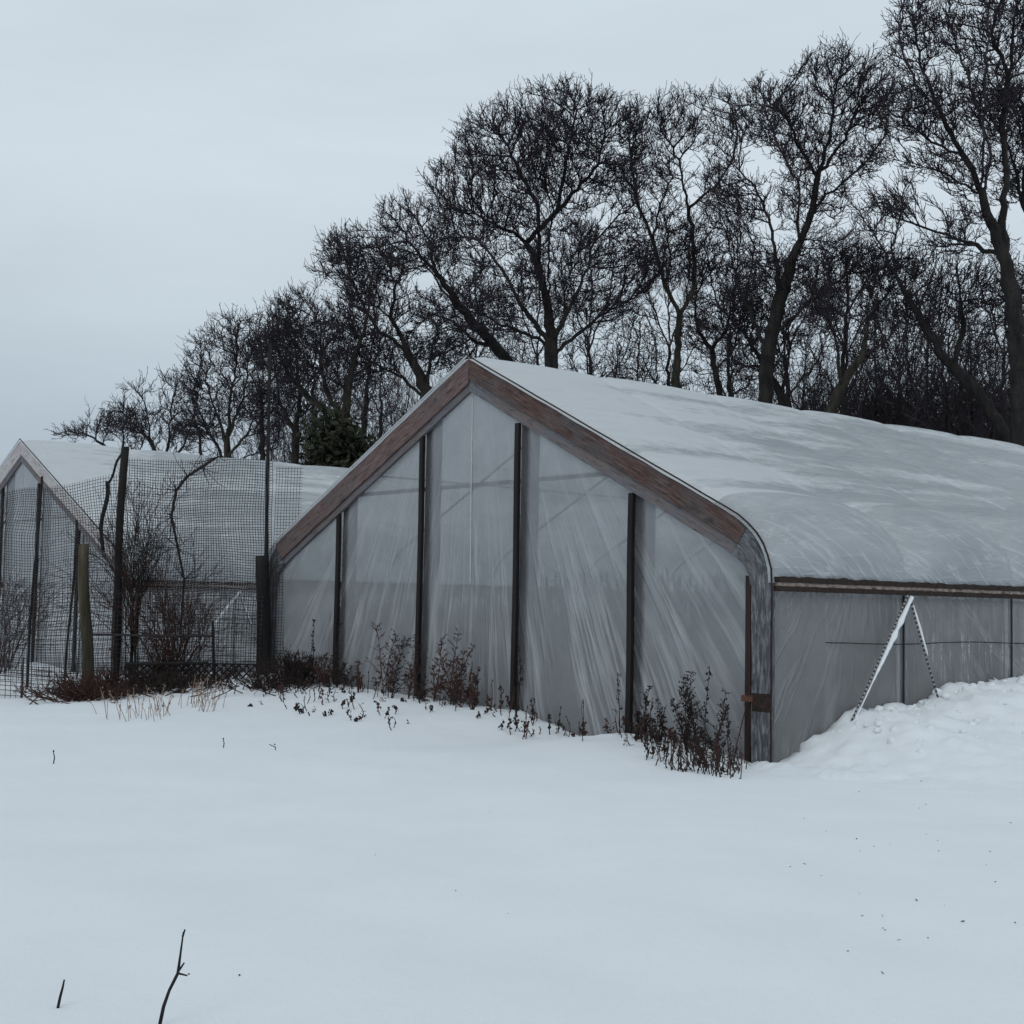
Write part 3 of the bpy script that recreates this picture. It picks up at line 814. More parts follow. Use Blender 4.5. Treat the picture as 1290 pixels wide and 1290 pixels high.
make_tree('oak_tree', 48, [
    [(964, 620), (964, 505), (968, 440), (984, 372), (1004, 312), (1024, 262), (1032, 215), (1046, 170), (1052, 115)],
    [(1026, 260), (1056, 236), (1082, 214), (1105, 185)], [(1003, 315), (1002, 245), (978, 205), (955, 165), (945, 130)],
    [(984, 372), (976, 310), (962, 255), (932, 215)], [(968, 445), (948, 400), (932, 352), (922, 310)],
    [(1030, 225), (1010, 180), (995, 140), (990, 110)], [(974, 435), (1010, 388), (1060, 352), (1098, 312)],
    [(1032, 215), (1070, 170), (1090, 120), (1095, 85)], [(968, 480), (990, 440), (1000, 400), (1030, 370)]],
    [(1045, 105, 52, 45, 1.3), (970, 150, 52, 42, 1.2), (1092, 130, 38, 62, 1.4), (1010, 175, 70, 55, .9), (930, 255, 42, 60, .9), (955, 340, 48, 55, .8), (1085, 205, 35, 30, 1.1), (1040, 340, 60, 45, .6), (1020, 250, 60, 45, .8), (985, 330, 50, 60, .6)],
    'tall dark oak with a thick trunk leaning right, second crown from the right edge', 1.15, .25, seed=11, group=TG)
make_tree('bare_tree', 50, [
    [(1012, 640), (1000, 545), (985, 500), (962, 462), (938, 420), (905, 385)], [(985, 500), (990, 450), (985, 410)], [(962, 462), (940, 460), (925, 450)]],
    [(920, 400, 40, 40, .8), (975, 420, 45, 40, .8), (945, 460, 45, 35, .8)],
    'bare tree with a curved stem bending left at the foot of the thick dark oak', 1.0, .17, seed=12, group=TG)
make_tree('bare_tree', 46, [
    [(1052, 620), (1040, 540), (1058, 490), (1085, 450), (1095, 400), (1125, 360)], [(1058, 490), (1052, 450), (1038, 410), (1035, 390)], [(1085, 450), (1115, 430), (1135, 400)]],
    [(1040, 400, 35, 35, .8), (1115, 370, 45, 40, .8), (1085, 430, 40, 35, .7)],
    'bare tree with a twisting mossy stem beside the small dark evergreen bush', 1.0, .17, 'barkgreen', seed=13, group=TG)
make_tree('bare_tree', 47, [
    [(1066, 620), (1062, 520), (1064, 440), (1068, 375), (1066, 335)], [(1064, 440), (1045, 400), (1030, 375)], [(1066, 400), (1085, 360), (1100, 330)]],
    [(1065, 340, 45, 35, .7), (1040, 380, 35, 35, .7), (1095, 340, 35, 35, .7)],
    'thin upright bare tree standing between the dark oak and the leaning tree', 1.0, .10, seed=14, group=TG)
make_tree('bare_tree', 45, [
    [(1300, 620), (1245, 510), (1200, 462), (1165, 412), (1130, 350), (1100, 292), (1070, 250), (1050, 235)],
    [(1130, 350), (1125, 310), (1135, 280)], [(1165, 412), (1110, 400), (1075, 395)], [(1200, 462), (1215, 410), (1210, 370)], [(1100, 292), (1080, 290), (1060, 300)]],
    [(1110, 280, 38, 25, .6), (1150, 330, 40, 30, .6), (1210, 370, 45, 40, .8), (1170, 390, 40, 35, .7)],
    'slender bare tree leaning far left across the clear patch of sky', 1.0, .19, seed=15, group=TG)
make_tree('oak_tree', 42, [
    [(1284, 640), (1284, 520), (1279, 400), (1264, 322), (1238, 245), (1216, 200), (1182, 135), (1158, 80), (1150, 20)],
    [(1238, 245), (1229, 160), (1225, 80), (1220, 0), (1218, -60)], [(1264, 325), (1222, 300), (1190, 284), (1152, 264), (1118, 248)],
    [(1240, 250), (1205, 215), (1165, 192), (1125, 178), (1092, 172)], [(1216, 200), (1175, 165), (1140, 130), (1122, 80)],
    [(1272, 360), (1262, 290), (1268, 225), (1262, 150), (1275, 70), (1280, 0)], [(1226, 90), (1250, 40), (1270, -20)],
    [(1182, 135), (1150, 110), (1128, 60), (1130, 20)], [(1222, 300), (1180, 310), (1160, 345)], [(1240, 250), (1245, 200), (1190, 60)]],
    [(1170, 55, 52, 62, 1.2), (1232, 10, 62, 78, 1.1), (1145, 145, 45, 42, 1.1), (1285, 60, 50, 90, 1.0), (1200, 215, 55, 40, .7), (1190, 130, 65, 55, 1.1), (1145, 250, 45, 28, .7), (1215, 300, 45, 40, .5), (1240, 140, 50, 60, .8)],
    'tallest bare oak near the right edge, crown running out of the picture top', 1.2, .255, seed=16, group=TG)
make_tree('bare_tree', 44, [
    [(1352, 640), (1340, 460), (1315, 330), (1288, 250), (1272, 190), (1240, 130)], [(1315, 330), (1320, 230), (1310, 130), (1300, 40)],
    [(1340, 440), (1300, 400), (1270, 370)], [(1288, 250), (1300, 180), (1290, 110)]],
    [(1300, 150, 45, 80, .9), (1280, 230, 40, 50, .8), (1300, 380, 45, 60, .9), (1260, 150, 40, 40, .8), (1330, 60, 40, 70, .8)],
    'bare tree at the right edge with limbs crossing the tallest oak', 1.0, .26, seed=17, group=TG)

# slender saplings filling the gaps low down behind the ridge
SG = 'bare saplings low behind the greenhouse roof'
sap = [(742, 405, 56), (772, 420, 57), (800, 395, 58), (828, 415, 56), (925, 430, 55), (1010, 420, 56), (1105, 380, 52), (1135, 395, 50),
       (1165, 370, 53), (1195, 390, 49), (1225, 350, 51), (1252, 375, 49), (1282, 345, 50), (1145, 330, 58), (1210, 320, 57), (480, 420, 62), (590, 410, 62), (250, 520, 66), (655, 420, 62)]
words = ['just right of the big oak trunk', 'second sapling right of the big oak trunk', 'third sapling right of the big oak trunk', 'just left of the tuning-fork tree', 'just left of the thick dark oak trunk',
         'just right of the thick dark oak trunk', 'right of the small evergreen bush', 'under the crown of the leaning tree', 'behind the leaning trunk', 'in front of the tangle right of the leaning trunk',
         'with its top below the open sky patch', 'left of the tallest oak trunk', 'right at the tallest oak trunk', 'far back under the open sky patch', 'far back left of the tallest oak trunk', 'behind the leaning double stem',
         'behind the red-brown apex board', 'far back between the two lowest trees at left', 'just left of the big oak trunk']
for i, ((px, ty, Y), wd) in enumerate(zip(sap, words)):
    j = random.uniform(-8, 8); hh = 560-ty
    make_tree('sapling', Y, [[(px-j, 620), (px, 540), (px+j*.5, ty+hh*.45), (px+j, ty+12)], [(px, 520), (px-18, ty+hh*.5), (px-24, ty+hh*.3)], [(px, 500), (px+16, ty+hh*.45), (px+22, ty+hh*.25)]],
              [(px+j*.6, ty+22, 26, 24, .6), (px-16, ty+hh*.4, 26, 34, .45), (px+16, ty+hh*.42, 26, 34, .45), (px, ty+hh*.75, 34, 26, .5)],
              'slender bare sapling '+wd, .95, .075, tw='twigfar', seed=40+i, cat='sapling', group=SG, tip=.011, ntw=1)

# a second, farther row of trees whose crowns show as fine lace between the near ones
far = [(455, 330, 64, 'far bare tree showing between the left-hand trees and the leaning ones'), (600, 330, 66, 'far bare tree showing below the left side of the big oak crown'),
       (665, 300, 68, 'far bare tree showing low through the left half of the big oak'), (752, 285, 64, 'far bare tree showing between the big oak and the tuning-fork tree'),
       (838, 270, 66, 'far bare tree filling in behind the tuning-fork tree'), (915, 255, 64, 'far bare tree left of the thick dark oak trunk'), (1000, 300, 62, 'far bare tree directly behind the thick dark oak'),
       (1062, 290, 64, 'far bare tree below the right side of the dark oak crown'), (1130, 330, 60, 'far bare tree behind the leaning trunk'), (1195, 325, 60, 'far bare tree low under the open sky patch'), (1262, 300, 58, 'far bare tree half behind the tallest oak trunk'),
       (330, 410, 66, 'far bare tree showing either side of the tall thin pole'), (395, 380, 66, 'far bare tree above the dark evergreen bush')]
for i, (px, ty, Y, lab) in enumerate(far):
    rr = random.Random(900+i); H = 560-ty; j = rr.uniform(-12, 12)
    make_tree('bare_tree', Y, [[(px, 640), (px+j*.3, 560-H*.15), (px+j, 560-H*.42)], [(px+j, 560-H*.42), (px+j-22, 560-H*.66), (px+j-30, 560-H*.85)],
              [(px+j, 560-H*.42), (px+j+24, 560-H*.64), (px+j+32, 560-H*.82)], [(px+j, 560-H*.42), (px+j+4, 560-H*.7), (px+j-2, ty+12)], [(px+j*.3, 560-H*.18), (px-34, 560-H*.40)], [(px+j*.3, 560-H*.22), (px+36, 560-H*.42)]],
              [(px+j, ty+H*.22, 44, H*.24, .75), (px-30, ty+H*.42, 32, H*.22, .7), (px+32, ty+H*.42, 32, H*.22, .7), (px, ty+H*.72, 50, H*.2, .6)],
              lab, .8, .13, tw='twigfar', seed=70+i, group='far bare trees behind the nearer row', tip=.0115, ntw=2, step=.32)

# a tangle of far undergrowth that reads as one mass
def thicket(name, xr, yr, hr, n, label, mat, seed):
    rng = np.random.default_rng(seed); S0, S1, Ra, Rb = [], [], [], []
    Y = rng.uniform(*yr, n); px = rng.uniform(*xr, n); X = (px-645)/F*Y
    Z = np.array([ground(a, b) for a, b in zip(X, Y)]); H = rng.uniform(*hr, n)
    p = np.stack([X, Y, Z-.1], 1); d = rng.normal(0, .16, (n, 3)); d[:, 2] = 1; r = np.full(n, .035)
    alive = [(p, d, H*.32, r)]
    for lev in range(5):
        nxt = []
        for (p, d, h, r) in alive:
            d = d/np.linalg.norm(d, axis=1, keepdims=True); q = p+d*h[:, None]
            S0.append(p); S1.append(q); Ra.append(r); Rb.append(r*.75)
            if lev < 4:
                for b in range(2 if lev < 2 else 3):
                    t = rng.uniform(.45, 1, (len(p), 1)) if b else np.ones((len(p), 1))
                    nd = d+rng.normal(0, .5 if b else .28, d.shape)+np.array([0, 0, .15])
                    nxt.append((p+(q-p)*t, nd, h*rng.uniform(.5, .8, len(h)), np.maximum(r*.6, .009)))
        alive = nxt
    V, Fq = seg_mesh(np.vstack(S0), np.vstack(S1), np.concatenate(Ra), np.concatenate(Rb), 3)
    tag(fast_mesh(name, V, Fq, M[mat]), label, 'undergrowth', kind='stuff')
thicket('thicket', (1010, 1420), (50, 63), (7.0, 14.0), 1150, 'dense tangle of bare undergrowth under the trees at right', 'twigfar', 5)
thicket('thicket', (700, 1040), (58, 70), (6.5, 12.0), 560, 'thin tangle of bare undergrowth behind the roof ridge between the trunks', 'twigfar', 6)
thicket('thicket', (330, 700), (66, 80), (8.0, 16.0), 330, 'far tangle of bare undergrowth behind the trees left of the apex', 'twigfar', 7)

# evergreen bushes
def bush(px, py, rx, ry, Y, label, n, seed):
    rng = np.random.default_rng(seed); k = Y/F; c = at(px, py, Y); gz = ground(c[0], c[1])
    root = empty('evergreen_bush', (c[0], c[1], gz)); O = np.array([c[0], c[1], gz])
    cl = []
    for i in range(46):
        a = rng.normal(0, 1, 3); a /= np.linalg.norm(a); a[2] = abs(a[2])*1.0
        cl.append(np.array([c[0], c[1], gz])+a*np.array([rx*k, rx*k*.8, c[2]-gz+ry*k])*rng.uniform(.45, .93))
    cl = np.array(cl)
    pick = rng.integers(0, len(cl), n); P = cl[pick]+rng.normal(0, 1, (n, 3))*np.array([.42, .42, .34])
    P = P[P[:, 2] > gz]; n = len(P)
    a = rng.normal(0, 1, (n, 3)); a /= np.linalg.norm(a, axis=1, keepdims=True); b = np.cross(a, rng.normal(0, 1, (n, 3))); b /= np.linalg.norm(b, axis=1, keepdims=True)
    s = rng.uniform(.08, .16, (n, 1))
    V = np.stack([P-a*s, P-b*s*.5, P+a*s, P+b*s*.5], 1).reshape(-1, 3); Fq = np.arange(4*n).reshape(-1, 4)
    fast_mesh('leaves', V-O, Fq, M['bush'], root)
    S0 = np.repeat(O[None], len(cl), 0)+rng.normal(0, .25, (len(cl), 3))*np.array([1, 1, 0]); 
    V, Fq = seg_mesh(S0, cl, np.full(len(cl), .06), np.full(len(cl), .02), 5)
    fast_mesh('stem', V-O, Fq, M['bark'], root)
    tag(root, label, 'bush')
bush(420, 582, 92, 60, 47, 'dark olive evergreen bush behind the pale roof left of the near greenhouse', 42000, 1)
bush(1085, 520, 52, 28, 44, 'small dark evergreen bush behind the snowy ridge among the trunks at right', 15000, 2)

# ------------------------------------------------------------------ posts, net, fences on the left
def gpt(px, Y, dz=0.0):
    x = at(px, 800, Y)[0]; return np.array([x, Y, ground(x, Y)+dz])
def pole(name, px0, py0, px1, Y, r0, r1, mat, label, cat, n=10, wob=.01, dY=0.0, py1=None):
    t = at(px0, py0, Y); b = gpt(px1, Y+dY, -.25)
    if py1 is not None: b = at(px1, py1, Y+dY)
    o = b.copy(); m = MB()
    pts = [b+(t-b)*q+np.array([wob*math.sin(q*7+px0), wob*math.cos(q*5+px0), 0]) for q in np.linspace(0, 1, 14)]
    m.tube([p-o for p in pts], [r0+(r1-r0)*q for q in np.linspace(0, 1, 14)], n)
    return tag(m.build(name, mat, None, True, loc=tuple(o)), label, cat)
YN = 23.35
pole('metal_pole', 340, 432, 335, YN, .034, .026, M['blackpost'], 'tall thin dark pole rising high above the left corner of the near greenhouse', 'pole', wob=.006)
pole('timber_post', 331, 700, 334, YN-.14, .115, .11, M['blackpost'], 'thick black post at the foot of the tall thin pole', 'post', 9)
pole('timber_post', 157, 563, 146, YN+.05, .058, .065, M['blackpost'], 'dark post draped with vine where the net is hung, left of the rusty rail', 'post', wob=.02)
pole('wooden_stake', 106, 686, 114, 22.4, .10, .082, M['stake'], 'short mossy green-brown wooden stake before the left greenhouse', 'stake', 9, wob=.02)
pole('timber_post', -72, 600, -74, 24.35, .055, .06, M['blackpost'], 'dark post at the far end of the netting, left of the greenhouse gable', 'post')
pole('leaning_branch', 134, 606, 128, 23.7, .035, .04, M['blackpost'], 'short dark crooked branch caught upright in the net beside the vine-draped post', 'branch', 6, wob=.03, py1=693)
pole('leaning_branch', 157, 566, 134, 23.6, .022, .025, M['blackpost'], 'thin slanting branch between the post top and the crooked branch', 'branch', 6, wob=.02, py1=612)
pole('thin_rod', 52, 600, 36, 23.9, .022, .022, M['blackpost'], 'leftmost of the two thin leaning dark rods before the left greenhouse', 'rod', 6, wob=.015)
pole('thin_rod', 97, 655, 84, 23.9, .022, .022, M['blackpost'], 'thin leaning dark rod just left of the mossy stake', 'rod', 6, wob=.015)
pole('fence_pin', 30, 828, 30, 22.3, .016, .016, M['wire'], 'thin dark pin holding the low mesh fence before the snow heap', 'pin', 6, wob=.004)

def net(name, pa, pb, z0, z1, cell, thr, mat, label, cat, wave=.05, seed=0, top=None, diamond=False, tilt=0.0):
    """a hung net: crossing twines sharing one wavy surface between two ground points"""
    a, b = np.array(pa, float), np.array(pb, float); W = np.linalg.norm(b-a); H = z1-z0
    dirv = (b-a)/W; nrm = np.array([-dirv[1], dirv[0]])
    def S(u, v):
        t = u/W
        q = Vector((u*.55, v*.6, seed)); wob = noise.noise(q)*wave*2.2 + noise.noise(q*3.1)*wave*.8
        su = noise.noise(Vector((u*.9, v*.8, seed+9)))*wave*1.3; sv = noise.noise(Vector((u*.8, v*.9, seed+5)))*wave*1.3
        hh = (top(t) if top else 1.0)
        return np.array([a[0]+dirv[0]*(u+su)+nrm[0]*(wob+tilt*v), a[1]+dirv[1]*(u+su)+nrm[1]*(wob+tilt*v), z0+(v)*hh+sv])
    P0, P1 = [], []
    def line(f, n):
        pts = [f(t) for t in np.linspace(0, 1, n)]
        P0.extend(pts[:-1]); P1.extend(pts[1:])
    if diamond:
        c = -H
        while c < W:
            u0, u1 = max(c, 0), min(c+H, W)
            line(lambda t: S(u0+(u1-u0)*t, (u0+(u1-u0)*t)-c), 8)
            line(lambda t: S(u0+(u1-u0)*t, H-((u0+(u1-u0)*t)-c)), 8)
            c += cell*1.41
    else:
        jr = random.Random(seed)
        for u in np.arange(0, W+1e-6, cell): u += jr.uniform(-.12, .12)*cell; line(lambda t: S(u, H*t), int(H/.16)+2)
        for v in np.arange(0, H+1e-6, cell): v += jr.uniform(-.12, .12)*cell; line(lambda t: S(W*t, v), int(W/.16)+2)
    if diamond:
        line(lambda t: S(W*t, 0), 20); line(lambda t: S(W*t, H), 20); line(lambda t: S(0, H*t), 4); line(lambda t: S(W, H*t), 4)
    P0, P1 = np.array(P0), np.array(P1); r = np.full(len(P0), thr/2)
    V, Fq = seg_mesh(P0, P1, r, r, 3)
    O = np.array([(a[0]+b[0])/2, (a[1]+b[1])/2, z0])
    ob = fast_mesh(name, V-O, Fq, mat); ob.location = O
    return tag(ob, label, cat)
xy = lambda px, Y: (at(px, 800, Y)[0], Y)
def netz(py, px, Y): return float(at(px, py, Y)[2])
net('bird_net', xy(155, YN+.1), xy(338, YN+.02), .42, netz(578, 250, YN), .043, .0092, M['net'], 'dark fine square netting hung between the vine-draped post and the tall pole', 'netting', .07, 3)
net('bird_net', xy(160, YN+.75), xy(336, YN+.45), .42, netz(590, 250, YN+.6), .047, .0075, M['netpale'], 'second slack layer of pale frosted netting just behind the dark one', 'netting', .17, 6)
net('bird_net', xy(-70, 24.3), xy(152, YN+.15), .30, netz(612, 60, 24.0), .045, .0092, M['net'], 'dark netting hanging in front of the left greenhouse gable', 'netting', .12, 12, top=lambda t: .93+.12*t)
net('bird_net', xy(342, YN-.03), xy(376, YN-.05), .6, netz(588, 358, YN), .05, .008, M['net'], 'narrow flap of netting hanging right of the tall pole', 'netting', .02, 20)
net('wire_fence', xy(-80, 23.0), xy(330, 23.0), .25, netz(745, 150, 23.0), .075, .009, M['wire'], 'waist-high square wire fence running below the hanging netting', 'fence', .02, 31)
net('mesh_fence', xy(-60, 22.25), xy(100, 22.3), -.02, netz(828, 40, 22.3), .085, .012, M['wire'], 'low wire mesh fence in front of the snow heap at far left', 'fence', .015, 41, top=lambda t: 1.0-.30*t)
net('trellis_fence', xy(160, 22.5), xy(326, 22.7), .30, netz(836, 240, 22.6), .085, .028, M['blackpost'], 'low black diamond lattice panel standing in the snow by the thick black post', 'lattice', .006, 51, diamond=True)
# bar frame of a low gate
root = empty('gate_frame', tuple(gpt(190, 22.9))); O = gpt(190, 22.9)
def seg(px0, py0, px1, py1, Y, r, name, mat):
    m = MB(); a, b = at(px0, py0, Y)-O, at(px1, py1, Y)-O; m.tube([a, (a+b)/2+np.array([0, 0, -.01]), b], r, 6); return m.build(name, mat, root)
seg(112, 799, 268, 801, 22.9, .018, 'top_bar', M['wire']); seg(268, 782, 270, 862, 22.9, .026, 'upright', M['blackpost']); seg(250, 780, 252, 860, 22.95, .012, 'upright', M['wire'])
seg(163, 838, 163, 872, 22.9, .02, 'upright', M['blackpost'])
tag(root, 'low dark bar frame with one upright in front of the left greenhouse side wall', 'gate')
m = MB(); a, b = at(160, 837, 22.45), at(262, 835, 22.45); m.tube([a-O, b-O], .024, 6)
tag(m.build('trellis_rail', M['blackpost'], None, loc=tuple(O)), 'thin black rail lying along the top of the diamond lattice panel', 'rail')

# ------------------------------------------------------------------ shrubs, weeds, sticks
def shrub(name, px, Y, w_px, top_py, mat, label, cat, n=26, seed=0, group=None, lev=4, r=.011, spread=.45, tilt=(0, 0), twig=1.0):
    rng = np.random.default_rng(seed+500); O = gpt(px, Y); H = float(at(px, top_py, Y)[2])-O[2]; W = w_px*Y/F
    S0, S1, Ra, Rb = [], [], [], []
    p = np.zeros((n, 3)); sg = .27 if 'heap' in name else .10; p[:, 0] = rng.normal(0, W*sg, n); p[:, 1] = rng.normal(0, min(.5, W*sg), n); p[:, 2] = -.06
    d = rng.normal(0, spread, (n, 3)); d[:, 0] *= min(2.0, W/H*1.4); d[:, 2] = 1; d[:, 0] += tilt[0]; d[:, 1] += tilt[1]
    act = [(p, d, np.full(n, H*.42)*rng.uniform(.7, 1.05, n), np.full(n, r))]
    for l in range(lev):
        nxt = []
        for (p, d, h, rr) in act:
            d = d/np.linalg.norm(d, axis=1, keepdims=True); q = p+d*h[:, None]
            S0.append(p); S1.append(q); Ra.append(rr); Rb.append(rr*.75)
            if l < lev-1:
                for b in range(3 if l else 2):
                    t = rng.uniform(.35, 1, (len(p), 1)) if b else np.ones((len(p), 1))
                    nd = d+rng.normal(0, .55 if b else .2, d.shape)+np.array([0, 0, .1])
                    nxt.append((p+(q-p)*t, nd, h*rng.uniform(.45, .8, len(h))*twig, np.maximum(rr*.68, .0035)))
        act = nxt
    V, Fq = seg_mesh(np.vstack(S0), np.vstack(S1), np.concatenate(Ra), np.concatenate(Rb), 3)
    o = fast_mesh(name, V, Fq, mat); o.location = O
    return tag(o, label, cat, group)
shrub('vine_tangle', 170, 23.5, 40, 575, M['weed'], 'dark dead vine climbing the post and the left edge of the netting', 'vine', 16, 1, lev=5, r=.013, spread=.12)
shrub('bare_shrub', 225, 23.7, 90, 690, M['weedred'], 'reddish bare shrub growing up through the netting in front of the rusty rail', 'shrub', 26, 2, lev=5, r=.012, spread=.35)
shrub('bare_shrub', 215, 23.1, 60, 770, M['weedred'], 'low rusty shrub behind the middle of the diamond lattice panel', 'shrub', 26, 3, lev=4, r=.01)
shrub('bare_shrub', 375, 21.9, 62, 792, M['weed'], 'low dark twiggy shrub at the left foot of the near greenhouse', 'shrub', 50, 4, lev=5, r=.008, spread=.6, twig=.85)
shrub('bare_shrub', 8, 24.6, 60, 700, M['weedred'], 'reddish bare shrub behind the netting at the left edge', 'shrub', 18, 5, lev=5, r=.01)
shrub('bramble_heap', 118, 21.7, 88, 824, M['weedred'], 'low reddish-brown bramble heap at the foot of the mossy stake', 'bramble', 170, 6, lev=4, r=.012, spread=1.2)
shrub('bramble_heap', 220, 22.2, 150, 822, M['weed'], 'dark dead growth spread along the foot of the diamond lattice panel', 'bramble', 260, 7, lev=4, r=.011, spread=1.2)
shrub('bramble_heap', 350, 21.5, 90, 826, M['weed'], 'dark dead growth spilling over the snow below the thick black post', 'bramble', 110, 8, lev=4, r=.009, spread=1.2)

# curved branch draped across the top of the netting
m = MB(); pts = [(275, 575), (255, 588), (236, 600), (222, 618), (216, 650), (224, 690), (232, 730), (228, 790)]
P = [at(a, b, YN+.28) for a, b in pts]; O = P[-1].copy(); m.tube([p-O for p in P], [.016, .024, .026, .026, .024, .022, .020, .02], 6)
for p in P[:-1]:
    for k in range(12):
        d = np.random.default_rng(int(abs(p[0])*1000)+k).normal(0, .16, 3); m.tube([p-O, p-O+d, p-O+d*1.5+np.array([0, 0, .07])], [.007, .005, .004], 3, False)
tag(m.build('draped_branch', M['weed'], None, loc=tuple(O)), 'dark curved twiggy branch draped over the netting', 'branch')

# weeds against and before the gable: a stem with short side sprays and seed heads
def weed_mesh(h0, rnd, kind):
    m = MB()
    for st in range(3 if kind == 'spray' and h0 > .3 else 1):
        h = h0 if st == 0 else h0*rnd.uniform(.5, .85)
        _stem(m, h, rnd, kind, st)
    return m
def _stem(m, h, rnd, kind, st):
    n = 7; lean = rnd.uniform(-.3, .3)+(st*rnd.choice((-.3, .3))); ly_ = rnd.uniform(-.1, .1)*st; pts = []
    for i in range(n):
        t = i/(n-1); pts.append(np.array([lean*h*t**1.5+.02*math.sin(t*5+h*9)+st*.02, rnd.uniform(-.01, .01)+ly_*t, h*t]))
    m.tube(pts, [.007-.0035*i/(n-1) for i in range(n)], 4, False)
    def pt(t): 
        i = min(n-2, int(t*(n-1))); f = t*(n-1)-i; return pts[i]*(1-f)+pts[i+1]*f
    if kind == 'spray':
        for k in range(int(14+h*24)):
            t = rnd.uniform(.12, 1); p = pt(t); ln = h*.26*(1.2-t)*rnd.uniform(.4, 1.2)+.03
            a = rnd.uniform(0, 6.28); d = np.array([math.cos(a)*.8, math.sin(a)*.6, rnd.uniform(.1, 1)]); q = p+d*ln
            m.tube([p, (p+q)/2+np.array([0, 0, .01]), q], [.0035, .003, .002], 3, False)
            for s in range(4): m.blob(p+(q-p)*rnd.uniform(.4, 1.05)+np.array([rnd.gauss(0, .01), rnd.gauss(0, .01), 0]), rnd.uniform(.006, .013))
    elif kind == 'spike':
        for k in range(int(14+h*16)):
            t = rnd.uniform(.45, 1); p = pt(t); m.blob(p+np.array([rnd.gauss(0, .014), rnd.gauss(0, .014), 0]), rnd.uniform(.008, .017), sz=1.3)
    elif kind == 'stalk':
        for k in range(int(3+h*8)):
            t = rnd.uniform(.3, 1); m.blob(pt(t)+np.array([rnd.gauss(0, .008), 0, 0]), rnd.uniform(.006, .012), sz=1.8)
    elif kind == 'curl':
        for k in range(int(6+h*10)):
            t = rnd.uniform(.1, 1); p = pt(t); a = rnd.uniform(0, 6.28); q = p+np.array([math.cos(a)*.04, math.sin(a)*.04, rnd.uniform(-.05, .03)])
            m.tube([p, q], .003, 3, False); m.blob(q, rnd.uniform(.006, .016), sz=.7)
def weed(x, y, h, kind, mat, label, cat, seed, group=None, off=.0, rz=None):
    rnd = random.Random(seed); o = weed_mesh(h, rnd, kind).build('dead_weed', mat, None)
    o.location = (x, y, ground(x, y)-.03); o.rotation_euler = (0, 0, rnd.uniform(0, 6.28) if rz is None else rz)
    return tag(o, label, cat, group)
def gable_xy(px, out):
    """ground point the given distance in front of the gable plane below photo column px"""
    d = FW*F+RT*(px-645)+UP*(645-880); s = d/d[1]
    lo, hi = 5., 30.
    for _ in range(40):
        Y = (lo+hi)/2; ly = w2g(s[0]*Y, Y)[1]
        if ly < -out: lo = Y
        else: hi = Y
    return s[0]*Y, Y
def zat(px, py, Y): return float(at(px, py, Y)[2])
sd = 0
for (px, top, out, kind, mt, lab) in [
    (484, 782, .35, 'spray', 'weedred', 'branching reddish dead weed against the gable film, between first and second battens from left'),
    (492, 800, .45, 'spray', 'weed', 'dark dead weed close behind the branching reddish one'),
    (516, 800, .3, 'spray', 'weedred', 'thin reddish weed just left of the second batten'),
    (548, 800, .3, 'spray', 'weedred', 'slim reddish weed just right of the second batten'),
    (568, 794, .35, 'spray', 'weedred', 'tall rusty plume weed between second and third battens'),
    (580, 815, .4, 'spray', 'weedred', 'rusty plume weed leaning right of the tall plume'),
    (592, 830, .35, 'spike', 'weedred', 'short rusty seed spike right of the plumes'),
    (416, 782, .3, 'spike', 'weed', 'thin dark seed spike left of the first batten'),
    (424, 820, .3, 'spray', 'weed', 'dark weed hard against the first batten'),
    (393, 778, .3, 'spike', 'weed', 'bare dark stalk left of the thin seed spike'),
    (652, 808, .25, 'spike', 'weed', 'dark drooping seed spike left of the third batten'),
    (780, 845, .3, 'spike', 'weed', 'dark seed spike just left of the fourth batten'),
    (812, 862, .35, 'spray', 'weed', 'arching dark weed right of the fourth batten'),
    (832, 880, .45, 'spray', 'weed', 'low bushy dark weed midway in the right-hand bay'),
    (866, 850, .4, 'spray', 'weed', 'bushy dark weed in the middle of the last bay'),
    (876, 842, .35, 'spray', 'weed', 'tallest bushy dark weed in the last bay'),
    (890, 835, .35, 'spike', 'weed', 'dark seed spike right of the bushy weeds in the last bay'),
    (904, 868, .4, 'spray', 'weed', 'dark bushy weed near the red-brown batten'),
    (922, 885, .5, 'spike', 'weed', 'short dark stalk before the red-brown batten'),
    (926, 806, .2, 'curl', 'weedred', 'reddish curled seed head leaning against the red-brown batten')]:
    x, y = gable_xy(px, out); h = max(.25, zat(px, top, y)-ground(x, y)); sd += 1
    weed(x, y, h, kind, M[mt], lab, 'weed', sd)
# dense stalks at the foot of the right end of the gable
rnd = random.Random(77)
for i in range(120):
    px = rnd.triangular(770, 950, 885); out = rnd.uniform(.3, 1.35)*(1 if px > 815 else .6)
    x, y = gable_xy(px, out)
    weed(x, y, rnd.uniform(.10, .38), rnd.choice(['curl', 'spike', 'stalk', 'stalk']), M[rnd.choice(['weed', 'weed', 'weed', 'weedred'])], 'one of the short dark dead stalks crowded before the right end of the gable', 'stalk', 300+i, 'dead stalks crowded by the corner post')
# sprigs poking from the drift
for i in range(120):
    px = rnd.choice([rnd.uniform(300, 520), rnd.uniform(340, 460), rnd.uniform(500, 740)]); out = rnd.uniform(.15, 2.2 if px < 520 else 1.0)
    x, y = gable_xy(px, out)
    weed(x, y, rnd.uniform(.06, .26), rnd.choice(['curl', 'spike', 'stalk']), M[rnd.choice(['weed', 'weedred', 'weed'])], 'one of the small dark sprigs poking out of the snowdrift left of the gable middle', 'sprig', 500+i, 'sprigs poking out of the drift')
